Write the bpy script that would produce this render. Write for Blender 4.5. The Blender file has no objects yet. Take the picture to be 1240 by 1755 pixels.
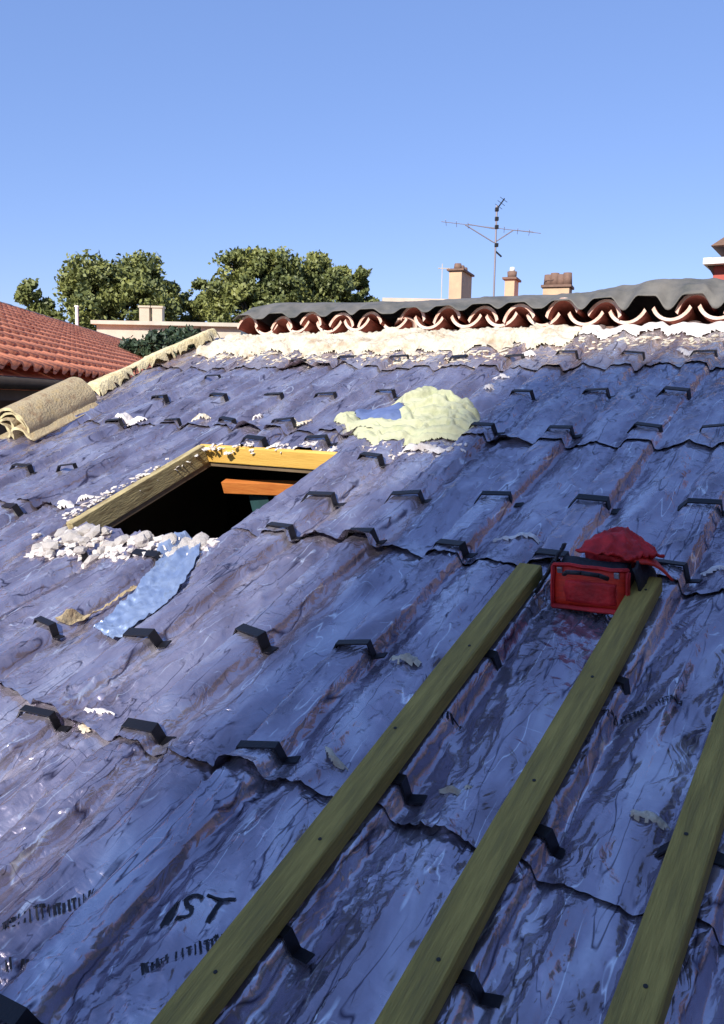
import bpy, bmesh, math, random
import numpy as np
from mathutils import Matrix, Vector
random.seed(7); rng = np.random.default_rng(7)
SC = bpy.context.scene; COL = SC.collection
# ------------------------------------------------------------------ camera, sky, sun, exposure
EYE = 6.0                                   # eye height above the ground (m)
CX = Vector((0.99980006, -0.01999600, 0.0)); CF = Vector((0.0025173, 0.12586499, 0.0))
CF = Vector((0.0, 0.0, 0.0))
Uc = Vector((0.01983692, 0.99184584, -0.12589016))   # world up seen in camera axes (x right, y up, z forward)
Xc = Vector((0.99980006, -0.01999600, 0.0))
Fc = Vector((0.0025173, 0.12586499, 0.99204419))
def cam2w(x, y, z):
    d = Vector((x, y, z)); return Vector((Xc.dot(d), Fc.dot(d), Uc.dot(d)))
cd = bpy.data.cameras.new('camera'); cam = bpy.data.objects.new('camera', cd); COL.objects.link(cam)
ax, ay, az = cam2w(1, 0, 0), cam2w(0, 1, 0), -cam2w(0, 0, 1)
M = Matrix((ax, ay, az)).transposed().to_4x4(); M.translation = Vector((0, 0, EYE)); cam.matrix_world = M
cd.sensor_fit = 'VERTICAL'; cd.sensor_height = 24; cd.lens = 24 * 1505.6 / 1755; cd.clip_start = .05; cd.clip_end = 3000
SC.camera = cam
SUN_EL = math.radians(34); SUNV = Vector((-.45 * math.cos(SUN_EL), -.893 * math.cos(SUN_EL), math.sin(SUN_EL))).normalized()
w = bpy.data.worlds.new('World'); SC.world = w; w.use_nodes = True
nt = w.node_tree; bg = nt.nodes['Background']; sky = nt.nodes.new('ShaderNodeTexSky')
sky.sky_type = 'NISHITA'; sky.sun_disc = False; sky.sun_elevation = SUN_EL
sky.sun_rotation = math.atan2(SUNV.x, SUNV.y); sky.altitude = 50; sky.air_density = 1.0; sky.dust_density = .1; sky.ozone_density = 2.2
tint = nt.nodes.new('ShaderNodeMix'); tint.data_type = 'RGBA'; tint.blend_type = 'MULTIPLY'; tint.inputs[0].default_value = 1
tint.inputs[7].default_value = (.98, .93, 1.10, 1)
nt.links.new(sky.outputs[0], tint.inputs[6]); mix = nt.nodes.new('ShaderNodeMix'); mix.data_type = 'RGBA'; mix.inputs[0].default_value = .5; mix.inputs[7].default_value = (1.38, 2.50, 5.6, 1)
nt.links.new(tint.outputs[2], mix.inputs[6]); nt.links.new(mix.outputs[2], bg.inputs[0]); bg.inputs[1].default_value = .12
sl = bpy.data.lights.new('sun', 'SUN'); sun = bpy.data.objects.new('sun', sl); COL.objects.link(sun)
sl.energy = 4.8; sl.angle = math.radians(.5); sl.color = (1, .93, .82)
sun.rotation_euler = (-SUNV).to_track_quat('-Z', 'Y').to_euler()
SC.view_settings.view_transform = 'Standard'; SC.view_settings.look = 'None'; SC.view_settings.exposure = 0.42; SC.view_settings.gamma = 1
SC.render.engine = 'CYCLES'; SC.cycles.max_bounces = 6
# ------------------------------------------------------------------ roof frame: u along the ridge, v up the slope, n off the plane
R = Vector((0.8373058, -0.5467348, 0)); B = Vector((0.5110033, 0.7825837, 0.3555818)); N = R.cross(B)
HP = 1.5; O = Vector((0, 0, EYE)) - N * HP
MR = Matrix((R, B, N)).transposed().to_4x4(); MR.translation = O
def roofpt(u, v, n=0): return O + R * u + B * v + N * n
def wray(px, py):
    d = cam2w(px - 620, 877.5 - py, 1505.6); return d / d.y
def far(px, py, y): return Vector((0, 0, EYE)) + wray(px, py) * y          # the place seen at a photo point, y metres ahead
def uv(px, py, n=0.0):
    d = wray(px, py); t = (-HP + n) / d.dot(N); P = d * t; return P.dot(R), P.dot(B)
VR = 5.32                                    # ridge line
HW = Vector((B.x, B.y, 0)).normalized()
RID = roofpt(0, VR)
MG = Matrix((R, HW, Vector((0, 0, 1)))).transposed().to_4x4(); MG.translation = RID   # ridge frame: x along ridge, y away, z up
# ------------------------------------------------------------------ noise
def perlin(x, y, seed=0):
    x = np.asarray(x, float); y = np.asarray(y, float); x, y = np.broadcast_arrays(x, y)
    xi = np.floor(x).astype(np.int64); yi = np.floor(y).astype(np.int64); xf = x - xi; yf = y - yi
    def g(ix, iy, fx, fy):
        h = (ix * 374761393 + iy * 668265263 + seed * 974634777) & 0xffffffff
        h = ((h ^ (h >> 13)) * 1274126177) & 0xffffffff; h = (h ^ (h >> 16)) & 0xffff
        a = h / 65536.0 * 2 * np.pi
        return np.cos(a) * fx + np.sin(a) * fy
    s = xf * xf * xf * (xf * (xf * 6 - 15) + 10); t = yf * yf * yf * (yf * (yf * 6 - 15) + 10)
    a = g(xi, yi, xf, yf); b = g(xi + 1, yi, xf - 1, yf); c = g(xi, yi + 1, xf, yf - 1); d = g(xi + 1, yi + 1, xf - 1, yf - 1)
    return ((a + (b - a) * s) * (1 - t) + (c + (d - c) * s) * t) * 1.5
def ridged(x, y, seed, p=3): return (1 - np.minimum(1, np.abs(perlin(x, y, seed)) * 1.6)) ** p
def sstep(a, b, x):
    t = np.clip((x - a) / (b - a), 0, 1); return t * t * (3 - 2 * t)
# ------------------------------------------------------------------ materials
def mat(name, base, rough=.7, metal=0.0, var=None, vscale=6, bump=0.0, bscale=40, stretch=None, spec=None, detail=5, var2=None):
    m = bpy.data.materials.new(name); m.use_nodes = True; t = m.node_tree; p = t.nodes['Principled BSDF']
    p.inputs['Base Color'].default_value = (*base, 1); p.inputs['Roughness'].default_value = rough; p.inputs['Metallic'].default_value = metal
    if spec is not None: p.inputs['Specular IOR Level'].default_value = spec
    tc = t.nodes.new('ShaderNodeTexCoord'); mp = t.nodes.new('ShaderNodeMapping'); t.links.new(tc.outputs['Object'], mp.inputs[0])
    if stretch: mp.inputs['Scale'].default_value = stretch
    m['map'] = mp.name
    if var:
        n = t.nodes.new('ShaderNodeTexNoise'); n.inputs['Scale'].default_value = vscale; n.inputs['Detail'].default_value = detail; n.inputs['Roughness'].default_value = .65
        t.links.new(mp.outputs[0], n.inputs['Vector'])
        r = t.nodes.new('ShaderNodeValToRGB'); r.color_ramp.elements[0].position = .32; r.color_ramp.elements[1].position = .68
        r.color_ramp.elements[0].color = (*var, 1); r.color_ramp.elements[1].color = (*base, 1)
        if var2:
            e = r.color_ramp.elements.new(.5); e.color = (*var2, 1)
        t.links.new(n.outputs[0], r.inputs[0]); t.links.new(r.outputs[0], p.inputs['Base Color'])
    if bump:
        n = t.nodes.new('ShaderNodeTexNoise'); n.inputs['Scale'].default_value = bscale; n.inputs['Detail'].default_value = 6
        t.links.new(mp.outputs[0], n.inputs['Vector'])
        b = t.nodes.new('ShaderNodeBump'); b.inputs['Strength'].default_value = bump; b.inputs['Distance'].default_value = .01
        t.links.new(n.outputs[0], b.inputs['Height']); t.links.new(b.outputs[0], p.inputs['Normal'])
    return m
def foil_material(cols=((.275, .235, .29), (.425, .385, .475), (.66, .63, .70)), name='aluminised_foil'):
    m = bpy.data.materials.new(name); m.use_nodes = True; t = m.node_tree; p = t.nodes['Principled BSDF']; L = t.links.new
    tc = t.nodes.new('ShaderNodeTexCoord')
    n = t.nodes.new('ShaderNodeTexNoise'); n.inputs['Scale'].default_value = 2.2; n.inputs['Detail'].default_value = 7; n.inputs['Distortion'].default_value = .6
    L(tc.outputs['Object'], n.inputs['Vector'])
    r = t.nodes.new('ShaderNodeValToRGB'); e = r.color_ramp.elements
    e[0].position = .33; e[0].color = (*cols[0], 1); e[1].position = .70; e[1].color = (*cols[2], 1); k = e.new(.5); k.color = (*cols[1], 1)
    n.inputs['Scale'].default_value = 3.0; sm = t.nodes.new('ShaderNodeMapping'); sm.inputs['Scale'].default_value = (2.4, .9, 1); sm.inputs['Rotation'].default_value = (0, 0, .25); L(tc.outputs['Object'], sm.inputs[0]); L(sm.outputs[0], n.inputs['Vector'])  # streaky base tones stand in for uneven reflections
    L(n.outputs[0], r.inputs[0]); last = r.outputs[0]
    # white glints and dark fold shade painted into the colour along thin lines
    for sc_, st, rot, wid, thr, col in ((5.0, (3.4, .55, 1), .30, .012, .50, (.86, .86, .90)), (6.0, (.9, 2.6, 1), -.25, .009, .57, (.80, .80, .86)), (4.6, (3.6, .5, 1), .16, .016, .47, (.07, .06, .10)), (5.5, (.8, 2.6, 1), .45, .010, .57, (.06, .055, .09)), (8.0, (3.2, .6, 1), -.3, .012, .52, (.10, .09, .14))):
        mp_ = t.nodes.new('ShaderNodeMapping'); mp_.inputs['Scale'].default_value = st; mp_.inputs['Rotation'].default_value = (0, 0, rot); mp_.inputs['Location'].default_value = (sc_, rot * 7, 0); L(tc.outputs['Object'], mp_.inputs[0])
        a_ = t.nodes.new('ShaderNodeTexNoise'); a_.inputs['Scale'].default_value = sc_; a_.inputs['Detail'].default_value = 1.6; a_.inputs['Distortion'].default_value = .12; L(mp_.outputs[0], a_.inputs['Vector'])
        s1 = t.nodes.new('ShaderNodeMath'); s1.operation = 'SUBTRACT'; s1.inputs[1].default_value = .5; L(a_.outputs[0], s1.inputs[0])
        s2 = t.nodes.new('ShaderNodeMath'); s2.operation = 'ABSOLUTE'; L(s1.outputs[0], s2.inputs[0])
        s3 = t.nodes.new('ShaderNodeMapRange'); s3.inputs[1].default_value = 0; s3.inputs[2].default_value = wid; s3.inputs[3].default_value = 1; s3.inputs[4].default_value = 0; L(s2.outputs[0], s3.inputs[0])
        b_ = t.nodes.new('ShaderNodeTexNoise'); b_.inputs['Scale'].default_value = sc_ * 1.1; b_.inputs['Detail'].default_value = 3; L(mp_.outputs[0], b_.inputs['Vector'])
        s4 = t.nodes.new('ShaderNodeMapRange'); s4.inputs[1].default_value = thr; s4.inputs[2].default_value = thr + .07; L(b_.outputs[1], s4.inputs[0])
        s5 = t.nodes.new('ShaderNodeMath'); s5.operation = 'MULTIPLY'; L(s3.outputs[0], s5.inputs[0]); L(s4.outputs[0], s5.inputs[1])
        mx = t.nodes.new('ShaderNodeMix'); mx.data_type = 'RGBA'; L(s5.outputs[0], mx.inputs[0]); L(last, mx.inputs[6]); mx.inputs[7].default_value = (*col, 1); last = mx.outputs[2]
    L(last, p.inputs['Base Color'])
    p.inputs['Metallic'].default_value = .74
    n2 = t.nodes.new('ShaderNodeTexNoise'); n2.inputs['Scale'].default_value = 9; n2.inputs['Detail'].default_value = 4; L(tc.outputs['Object'], n2.inputs['Vector'])
    mr = t.nodes.new('ShaderNodeMapRange'); mr.inputs[3].default_value = .17; mr.inputs[4].default_value = .34; L(n2.outputs[0], mr.inputs[0]); L(mr.outputs[0], p.inputs['Roughness'])
    # fine scrim lines across the sheet and small crackle
    mp = t.nodes.new('ShaderNodeMapping'); mp.inputs['Scale'].default_value = (2.6, 1, 1); mp.inputs['Rotation'].default_value = (0, 0, .3); L(tc.outputs['Object'], mp.inputs[0])
    w_ = t.nodes.new('ShaderNodeTexNoise'); w_.noise_type = 'RIDGED_MULTIFRACTAL'; w_.inputs['Scale'].default_value = 4.2; w_.inputs['Detail'].default_value = 5; w_.inputs['Roughness'].default_value = .55; w_.inputs['Distortion'].default_value = .35; L(mp.outputs[0], w_.inputs['Vector'])
    v = t.nodes.new('ShaderNodeTexVoronoi'); v.feature = 'DISTANCE_TO_EDGE'; v.inputs['Scale'].default_value = 15; v.inputs['Randomness'].default_value = 1
    mp2 = t.nodes.new('ShaderNodeMapping'); mp2.inputs['Scale'].default_value = (1.9, .7, 1); mp2.inputs['Rotation'].default_value = (0, 0, .3)
    nz = t.nodes.new('ShaderNodeTexNoise'); nz.inputs['Scale'].default_value = 5; L(tc.outputs['Object'], nz.inputs['Vector'])
    ad = t.nodes.new('ShaderNodeMix'); ad.data_type = 'RGBA'; ad.inputs[0].default_value = .25; L(tc.outputs['Object'], ad.inputs[6]); L(nz.outputs['Color'], ad.inputs[7])
    L(ad.outputs[2], mp2.inputs[0]); L(mp2.outputs[0], v.inputs['Vector'])
    wv = t.nodes.new('ShaderNodeTexWave'); wv.bands_direction = 'Y'; wv.inputs['Scale'].default_value = 32; wv.inputs['Distortion'].default_value = 1.0; L(tc.outputs['Object'], wv.inputs['Vector'])
    b0 = t.nodes.new('ShaderNodeBump'); b0.inputs['Strength'].default_value = .05; b0.inputs['Distance'].default_value = .003; L(wv.outputs['Fac'], b0.inputs['Height'])
    b1 = t.nodes.new('ShaderNodeBump'); b1.inputs['Strength'].default_value = .12; b1.inputs['Distance'].default_value = .012; L(w_.outputs[0], b1.inputs['Height']); L(b0.outputs[0], b1.inputs['Normal'])
    b2 = t.nodes.new('ShaderNodeBump'); b2.inputs['Strength'].default_value = .38; b2.inputs['Distance'].default_value = .016; L(v.outputs[0], b2.inputs['Height']); L(b1.outputs[0], b2.inputs['Normal'])
    v3 = t.nodes.new('ShaderNodeTexVoronoi'); v3.feature = 'DISTANCE_TO_EDGE'; v3.inputs['Scale'].default_value = 42; mp3 = t.nodes.new('ShaderNodeMapping'); mp3.inputs['Scale'].default_value = (1.2, .9, 1); mp3.inputs['Rotation'].default_value = (0, 0, -.6)
    L(ad.outputs[2], mp3.inputs[0]); L(mp3.outputs[0], v3.inputs['Vector']); pm = t.nodes.new('ShaderNodeMapRange'); pm.inputs[1].default_value = .42; pm.inputs[2].default_value = .62; pm.inputs[3].default_value = .12; pm.inputs[4].default_value = .55; L(n2.outputs[0], pm.inputs[0])
    b3 = t.nodes.new('ShaderNodeBump'); b3.inputs['Distance'].default_value = .007; L(pm.outputs[0], b3.inputs['Strength']); L(v3.outputs[0], b3.inputs['Height']); L(b2.outputs[0], b3.inputs['Normal'])
    L(b3.outputs[0], p.inputs['Normal'])
    return m
M_ = dict(
 foil=foil_material(), foil_warm=foil_material(((.44, .32, .32), (.60, .50, .49), (.80, .72, .70)), 'pink_reflection_foil'),  # warm copy: pinkish reflections painted into the top sheet's colour
 black=mat('black_steel', (.012, .012, .016), .45, .3, bump=.15, bscale=90),
 batten=mat('treated_pine', (.46, .34, .08), .75, var=(.24, .18, .045), vscale=5, stretch=(14, 1, 14), bump=.5, bscale=22, var2=(.34, .25, .055)),
 end_grain=mat('treated_pine_end', (.30, .24, .10), .8, var=(.2, .15, .05), vscale=40),
 screw=mat('screw_steel', (.05, .045, .04), .5, .8),
 pine=mat('fresh_pine', (.85, .54, .13), .65, var=(.72, .42, .09), vscale=4, stretch=(1, 10, 10), bump=.2, bscale=20),
 joist=mat('orange_joist', (.62, .22, .05), .6, var=(.48, .14, .03), vscale=7, stretch=(1, 8, 8), bump=.2, bscale=25),
 oldwood=mat('weathered_board', (.56, .46, .22), .85, var=(.20, .14, .06), vscale=7, stretch=(3, 1, 6), bump=.6, bscale=30, var2=(.40, .33, .17)),
 dark=mat('attic_dark', (.035, .03, .028), .9, var=(.02, .018, .02)),  # near black, so the attic's shade is put into the colour
 teal=mat('teal_board', (.03, .10, .11), .7, var=(.02, .05, .06)),
 wool=mat('mineral_wool', (.72, .64, .48), .95, var=(.40, .30, .20), vscale=8, bump=1, bscale=60, var2=(.62, .57, .46)),
 wool_yellow=mat('yellow_wool', (.78, .70, .46), .95, var=(.55, .45, .24), vscale=10, bump=1, bscale=60),
 scrap=mat('white_scrap', (.82, .79, .77), .6, var=(.60, .54, .52), vscale=14, bump=.5, bscale=60),
 debris=mat('mortar_debris', (.80, .77, .74), .9, var=(.46, .40, .37), vscale=14, bump=.7, bscale=50),
 felt=mat('hemp_felt', (.40, .30, .16), .95, var=(.28, .19, .11), vscale=14, bump=.9, bscale=70, var2=(.40, .33, .21)),
 felt_edge=mat('hemp_felt_edge', (.72, .64, .40), .95, var=(.5, .42, .22), vscale=20, bump=.7, bscale=80),
 cloth=mat('pale_green_cloth', (.50, .53, .33), .9, var=(.33, .36, .22), vscale=7, bump=.3, bscale=50, var2=(.47, .48, .32)),
 bluecloth=mat('blue_cloth', (.12, .17, .36), .85, var=(.08, .12, .26), vscale=10, bump=.3),
 bluefilm=mat('pale_blue_film', (.36, .45, .62), .36, .5, var=(.24, .33, .54), vscale=7, bump=.25, bscale=22),
 red=mat('red_fabric', (.72, .018, .022), .6, var=(.34, .008, .012), vscale=14, bump=.35, bscale=80),
 red_panel=mat('red_panel', (.80, .04, .015), .5, var=(.45, .02, .012), vscale=10, bump=.3, bscale=60, stretch=(1, 1, 6)),
 bagblack=mat('black_nylon', (.012, .012, .018), .6, bump=.4, bscale=80),
 steel=mat('grey_steel', (.35, .35, .38), .35, .9),
 tarp=mat('grey_green_tarp', (.17, .16, .145), .7, var=(.075, .08, .075), vscale=5, bump=.5, bscale=18, var2=(.13, .125, .115)),
 tile_in=mat('terracotta', (.40, .12, .08), .9, var=(.24, .07, .05), vscale=9, bump=.4, bscale=40),
 tile_edge=mat('limed_sunlit_tile_edge', (.80, .68, .60), .9, var=(.58, .28, .20), vscale=7, bump=.3, bscale=60),  # pale rims: lime, plus sunlight on the end faces painted in
 tile_roof=mat('red_roof_tile', (.90, .27, .12), .85, var=(.58, .15, .07), vscale=3.5, bump=.3, bscale=30, var2=(.86, .31, .16)),
 cap_tile=mat('weathered_ridge_tile', (.36, .24, .19), .85, var=(.25, .17, .14), vscale=6),
 fascia=mat('brown_fascia', (.06, .045, .035), .8, var=(.04, .03, .025)),
 gutter=mat('grey_gutter', (.20, .17, .15), .6),
 wallA=mat('cream_render', (.62, .52, .40), .9, var=(.52, .43, .33), vscale=2, bump=.2, bscale=30),
 wallB=mat('white_render', (.60, .56, .47), .9, var=(.50, .45, .37), vscale=2, bump=.2),
 chim=mat('peach_render', (.66, .47, .30), .9, var=(.55, .38, .26), vscale=4),
 chim_tile=mat('clay_cap', (.25, .15, .11), .85, var=(.16, .10, .08), vscale=9),
 whitepaint=mat('white_paint', (.8, .8, .8), .5),
 redwall=mat('red_wall', (.45, .10, .08), .8),
 mast=mat('dull_aluminium', (.30, .26, .28), .5, .5),
 ground=mat('dry_ground', (.20, .17, .11), .95, var=(.10, .11, .05), vscale=.3),
 bark=mat('bark', (.14, .11, .08), .9, var=(.08, .06, .045), bump=.5),
 ink=mat('black_print', (.012, .012, .02), .6),
 deck=mat('roof_deck', (.25, .18, .11), .9, var=(.15, .1, .06)),
 rosy=mat('rosy_render', (.26, .19, .16), .9, var=(.20, .15, .12), vscale=1.5),
 glass=mat('window_glass', (.03, .04, .05), .08, 0),
)
def leaf_mat(name, a, b, c):
    m = mat(name, a, .55, var=b, vscale=.55, var2=c, detail=4); p = m.node_tree.nodes['Principled BSDF']; return m
M_['leaf'] = leaf_mat('plane_tree_leaf', (.27, .28, .075), (.07, .095, .035), (.17, .19, .055))
M_['leaf_dark'] = leaf_mat('dark_shrub_leaf', (.05, .085, .035), (.02, .04, .022), (.035, .06, .03))
# ------------------------------------------------------------------ object helpers
def link(name, me, m=None, parent=None, mw=None):
    o = bpy.data.objects.new(name, me); COL.objects.link(o)
    if m is not None and me is not None and not me.materials:
        for x in (m if isinstance(m, (list, tuple)) else [m]): me.materials.append(M_[x])
    if parent: o.parent = parent
    if mw is not None: o.matrix_world = mw if not parent else mw
    return o
def tag(o, label=None, cat=None, group=None, kind=None):
    if label: o['label'] = label
    if cat: o['category'] = cat
    if group: o['group'] = group
    if kind: o['kind'] = kind
    return o
def empty(name, mw, label, cat, group=None):
    o = bpy.data.objects.new(name, None); COL.objects.link(o); o.empty_display_size = .1; o.matrix_world = mw; return tag(o, label, cat, group)
def npmesh(name, co, faces, smooth=True, mi=None):
    me = bpy.data.meshes.new(name); co = np.asarray(co, dtype=np.float32); faces = np.asarray(faces, dtype=np.int32); k = faces.shape[1]
    me.vertices.add(len(co)); me.vertices.foreach_set('co', co.ravel()); me.loops.add(faces.size); me.loops.foreach_set('vertex_index', faces.ravel())
    me.polygons.add(len(faces)); me.polygons.foreach_set('loop_start', np.arange(0, faces.size, k, dtype=np.int32))
    me.polygons.foreach_set('use_smooth', np.full(len(faces), smooth))
    if mi is not None: me.polygons.foreach_set('material_index', np.asarray(mi, dtype=np.int32))
    me.update(calc_edges=True); me.validate(); return me
def gridfaces(nu, nv, mask=None):
    i = np.arange(nu - 1)[:, None] * nv + np.arange(nv - 1)[None, :]
    f = np.stack([i, i + nv, i + nv + 1, i + 1], -1)
    return f.reshape(-1, 4) if mask is None else f[mask]
class MB:
    def __init__(s): s.bm = bmesh.new()
    def box(s, c, size, rot=None, mi=0, bevel=0, taper=1.0):
        bm = bmesh.new(); bmesh.ops.create_cube(bm, size=1)
        for v in bm.verts:
            t = taper if v.co.z > 0 else 1
            v.co = Vector((v.co.x * size[0] * t, v.co.y * size[1] * t, v.co.z * size[2]))
        if bevel: bmesh.ops.bevel(bm, geom=bm.edges[:], offset=bevel, segments=2, affect='EDGES', profile=.6)
        m = Matrix.Translation(c) @ (rot.to_4x4() if rot else Matrix())
        s.add(bm, m, mi); return s
    def cyl(s, p, q, r, r2=None, seg=10, mi=0):
        p, q = Vector(p), Vector(q); d = q - p; bm = bmesh.new()
        bmesh.ops.create_cone(bm, cap_ends=True, segments=seg, radius1=r, radius2=r if r2 is None else r2, depth=d.length)
        m = Matrix.Translation((p + q) / 2) @ d.to_track_quat('Z', 'Y').to_matrix().to_4x4(); s.add(bm, m, mi); return s
    def prism(s, poly, z0, z1, m=None, mi=0):        # poly in xy, extruded along z
        bm = bmesh.new(); a = [bm.verts.new((x, y, z0)) for x, y in poly]; b = [bm.verts.new((x, y, z1)) for x, y in poly]; n = len(poly)
        bm.faces.new(a[::-1]); bm.faces.new(b)
        for i in range(n): bm.faces.new((a[i], a[(i + 1) % n], b[(i + 1) % n], b[i]))
        bmesh.ops.recalc_face_normals(bm, faces=bm.faces[:]); s.add(bm, m or Matrix(), mi); return s
    def add(s, bm, m, mi=0):
        vs = {v: s.bm.verts.new(m @ v.co) for v in bm.verts}
        for f in bm.faces:
            try: g = s.bm.faces.new([vs[v] for v in f.verts]); g.material_index = mi
            except ValueError: pass
        bm.free()
    def mesh(s, name, smooth=False):
        me = bpy.data.meshes.new(name); s.bm.to_mesh(me); s.bm.free()
        if smooth:
            for p in me.polygons: p.use_smooth = True
        return me
def local(o_parent, name, me, m, loc=(0, 0, 0), rot=None):
    o = bpy.data.objects.new(name, me); COL.objects.link(o); o.parent = o_parent
    if not me.materials:
        for x in (m if isinstance(m, (list, tuple)) else [m]): me.materials.append(M_[x])
    o.location = loc
    if rot: o.rotation_euler = rot
    return o
def at(u, v, n=0, rz=0): return MR @ Matrix.Translation((u, v, n)) @ Matrix.Rotation(rz, 4, 'Z')
# ------------------------------------------------------------------ ground
n_ = 40; gx = np.linspace(-1500, 1500, n_); X, Y = np.meshgrid(gx, gx, indexing='ij')
tag(link('ground', npmesh('ground', np.stack([X, Y, perlin(X / 200, Y / 200, 3) * .5 - .3], -1).reshape(-1, 3), gridfaces(n_, n_)), 'ground'), kind='structure')
# ------------------------------------------------------------------ the house that carries the roof
SU0, SU1, SV0, SV1 = -3.37, -2.49, 2.27, 3.25        # roof opening
UL, UR, VB = -5.12, 1.9, -1.6
house = empty('house', MR @ Matrix.Translation((0, VR, -.2)), 'low house with stripped roof, foil covered front slope and opening for a roof window', 'house')
def rel(o): o.matrix_parent_inverse = house.matrix_world.inverted(); return o
def hp(name, me, m, label=None):
    o = link(name, me, m); o.parent = house; o.matrix_parent_inverse = house.matrix_world.inverted(); o.matrix_world = MR
    if label: o['label'] = label
    return o
d = MB()
for (a, b, c, e) in ((UL, SU0, VB, VR), (SU1, UR, VB, VR), (SU0, SU1, VB, SV0), (SU0, SU1, SV1, VR)):
    d.box(((a + b) / 2, (c + e) / 2, -.125), (b - a, e - c, .03))
hp('roof_deck', d.mesh('roof_deck'), 'deck')
def hworld(name, mb, m): 
    o = link(name, mb.mesh(name), m); o.parent = house; o.matrix_parent_inverse = house.matrix_world.inverted(); return o
zr = RID.z
def rb(u, dd, z): p = RID + R * u + HW * dd; return Vector((p.x, p.y, z))       # dd metres beyond the ridge (horizontal)
slope = B.z / Vector((B.x, B.y)).length; dF = -(VR - VB) * Vector((B.x, B.y)).length
def quadwall(a, b, za0, za1, zb0, zb1, name, t=.2, mt='wallA'):
    m = MB(); a, b = Vector((a.x, a.y, 0)), Vector((b.x, b.y, 0)); dd = (b - a).normalized(); nn = Vector((-dd.y, dd.x, 0)) * t
    vs = [Vector((p.x, p.y, z)) for p, z in ((a, za0), (b, zb0), (b, zb1), (a, za1))]; bm = bmesh.new()
    f = [bm.verts.new(v) for v in vs]; g = [bm.verts.new(v + nn) for v in vs]
    bm.faces.new(f); bm.faces.new(g[::-1])
    for i in range(4): bm.faces.new((f[i], g[i], g[(i + 1) % 4], f[(i + 1) % 4]))
    bmesh.ops.recalc_face_normals(bm, faces=bm.faces[:]); m.add(bm, Matrix()); return hworld(name, m, mt)
zt = zr - .28; dB = 5.0
for uu, s in ((UL + .12, 1), (UR - .12, -1)):
    quadwall(rb(uu, dF + .3, 0), rb(uu, 0, 0), 0, zt + (dF + .3) * slope, 0, zt, 'gable_wall')
    quadwall(rb(uu, 0, 0), rb(uu, dB - .3, 0), 0, zt, 0, zt - (dB - .3) * slope, 'gable_wall')
quadwall(rb(UL + .3, dF + .3, 0), rb(UR - .3, dF + .3, 0), 0, zt + (dF + .3) * slope, 0, zt + (dF + .3) * slope, 'front_wall')
quadwall(rb(UL + .3, dB - .5, 0), rb(UR - .3, dB - .5, 0), 0, zt - (dB - .4) * slope, 0, zt - (dB - .4) * slope, 'rear_wall')
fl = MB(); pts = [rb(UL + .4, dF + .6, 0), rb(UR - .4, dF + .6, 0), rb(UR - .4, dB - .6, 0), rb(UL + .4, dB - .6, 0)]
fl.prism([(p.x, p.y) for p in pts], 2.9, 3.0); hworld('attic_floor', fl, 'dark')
bs = MB(); bm = bmesh.new()                         # rear slope deck
ps = [RID + R * UL - Vector((0, 0, .12)), RID + R * UR - Vector((0, 0, .12)), rb(UR, dB, zr - .12 - dB * slope), rb(UL, dB, zr - .12 - dB * slope)]
a = [bm.verts.new(p) for p in ps]; b = [bm.verts.new(p - Vector((0, 0, .1))) for p in ps]; bm.faces.new(a); bm.faces.new(b[::-1])
for i in range(4): bm.faces.new((a[i], b[i], b[(i + 1) % 4], a[(i + 1) % 4]))
bmesh.ops.recalc_face_normals(bm, faces=bm.faces[:]); bs.add(bm, Matrix()); hworld('rear_deck', bs, 'deck')
# timber partition behind the opening and the joist seen through it
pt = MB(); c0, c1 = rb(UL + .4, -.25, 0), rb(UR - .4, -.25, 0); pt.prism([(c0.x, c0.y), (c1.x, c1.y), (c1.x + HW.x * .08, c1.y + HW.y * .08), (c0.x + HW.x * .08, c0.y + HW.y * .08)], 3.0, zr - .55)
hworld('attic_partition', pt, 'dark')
# frame boards of the opening
fr = empty('roof_opening_frame', at((SU0 + SU1) / 2, SV0, -.2), 'pine framed rectangular hole in the foil roof, opened for a roof window', 'roof opening')
fr_in = Matrix.Translation((-(SU0 + SU1) / 2, -SV0, .2))
def frboard(lab, c, size, m, noisy=0):
    b = MB(); b.box(c, size, bevel=.004); me = b.mesh('frame_board'); me.transform(fr_in); o = local(fr, 'frame_board', me, m); o['label'] = lab
w_ = SU1 - SU0; l_ = SV1 - SV0
frboard('bright yellow sunlit board at the top edge', ((SU0 + SU1) / 2, SV1 + .004, -.064), (w_ + .10, .03, .095), 'pine')
frboard('bare weathered board along the left edge', (SU0 - .02, (SV0 + SV1) / 2, -.062), (.045, l_ - .025, .105), 'oldwood')
frboard('plain board along the right edge', (SU1 + .03, (SV0 + SV1) / 2 - .002, -.13), (.04, l_ - .012, .12), 'oldwood')
frboard('plain board along the bottom edge', ((SU0 + SU1) / 2, SV0 - .02, -.09), (w_, .03, .11), 'oldwood')
j = empty('attic_joist', at(-2.9, SV1 + .2, -.35), 'short orange timber joist seen inside the dark roof opening', 'joist')
p0 = roofpt(0, 0); 
def below(px, py, dep): u_, v_ = uv(px, py, -dep); return Vector((u_, v_, -dep))
ja, jb = below(385, 833, .29), below(560, 839, .29); jd = jb - ja
b = MB(); b.box((ja + jd / 2), (jd.length, .05, .070), rot=Matrix.Rotation(math.atan2(jd.y, jd.x), 3, 'Z') , bevel=.003); me = b.mesh('joist_beam')
me.transform(Matrix.Translation((2.9, -SV1 - .2, .35))); local(j, 'joist_beam', me, 'joist')
ta = below(420, 850, .34); b = MB(); b.box(ta + Vector((.06, .05, -.22)), (.14, .03, .42), bevel=.003); me = b.mesh('hanging_board'); me.transform(Matrix.Translation((2.9, -SV1 - .2, .35))); local(j, 'hanging_board', me, 'teal')
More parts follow.
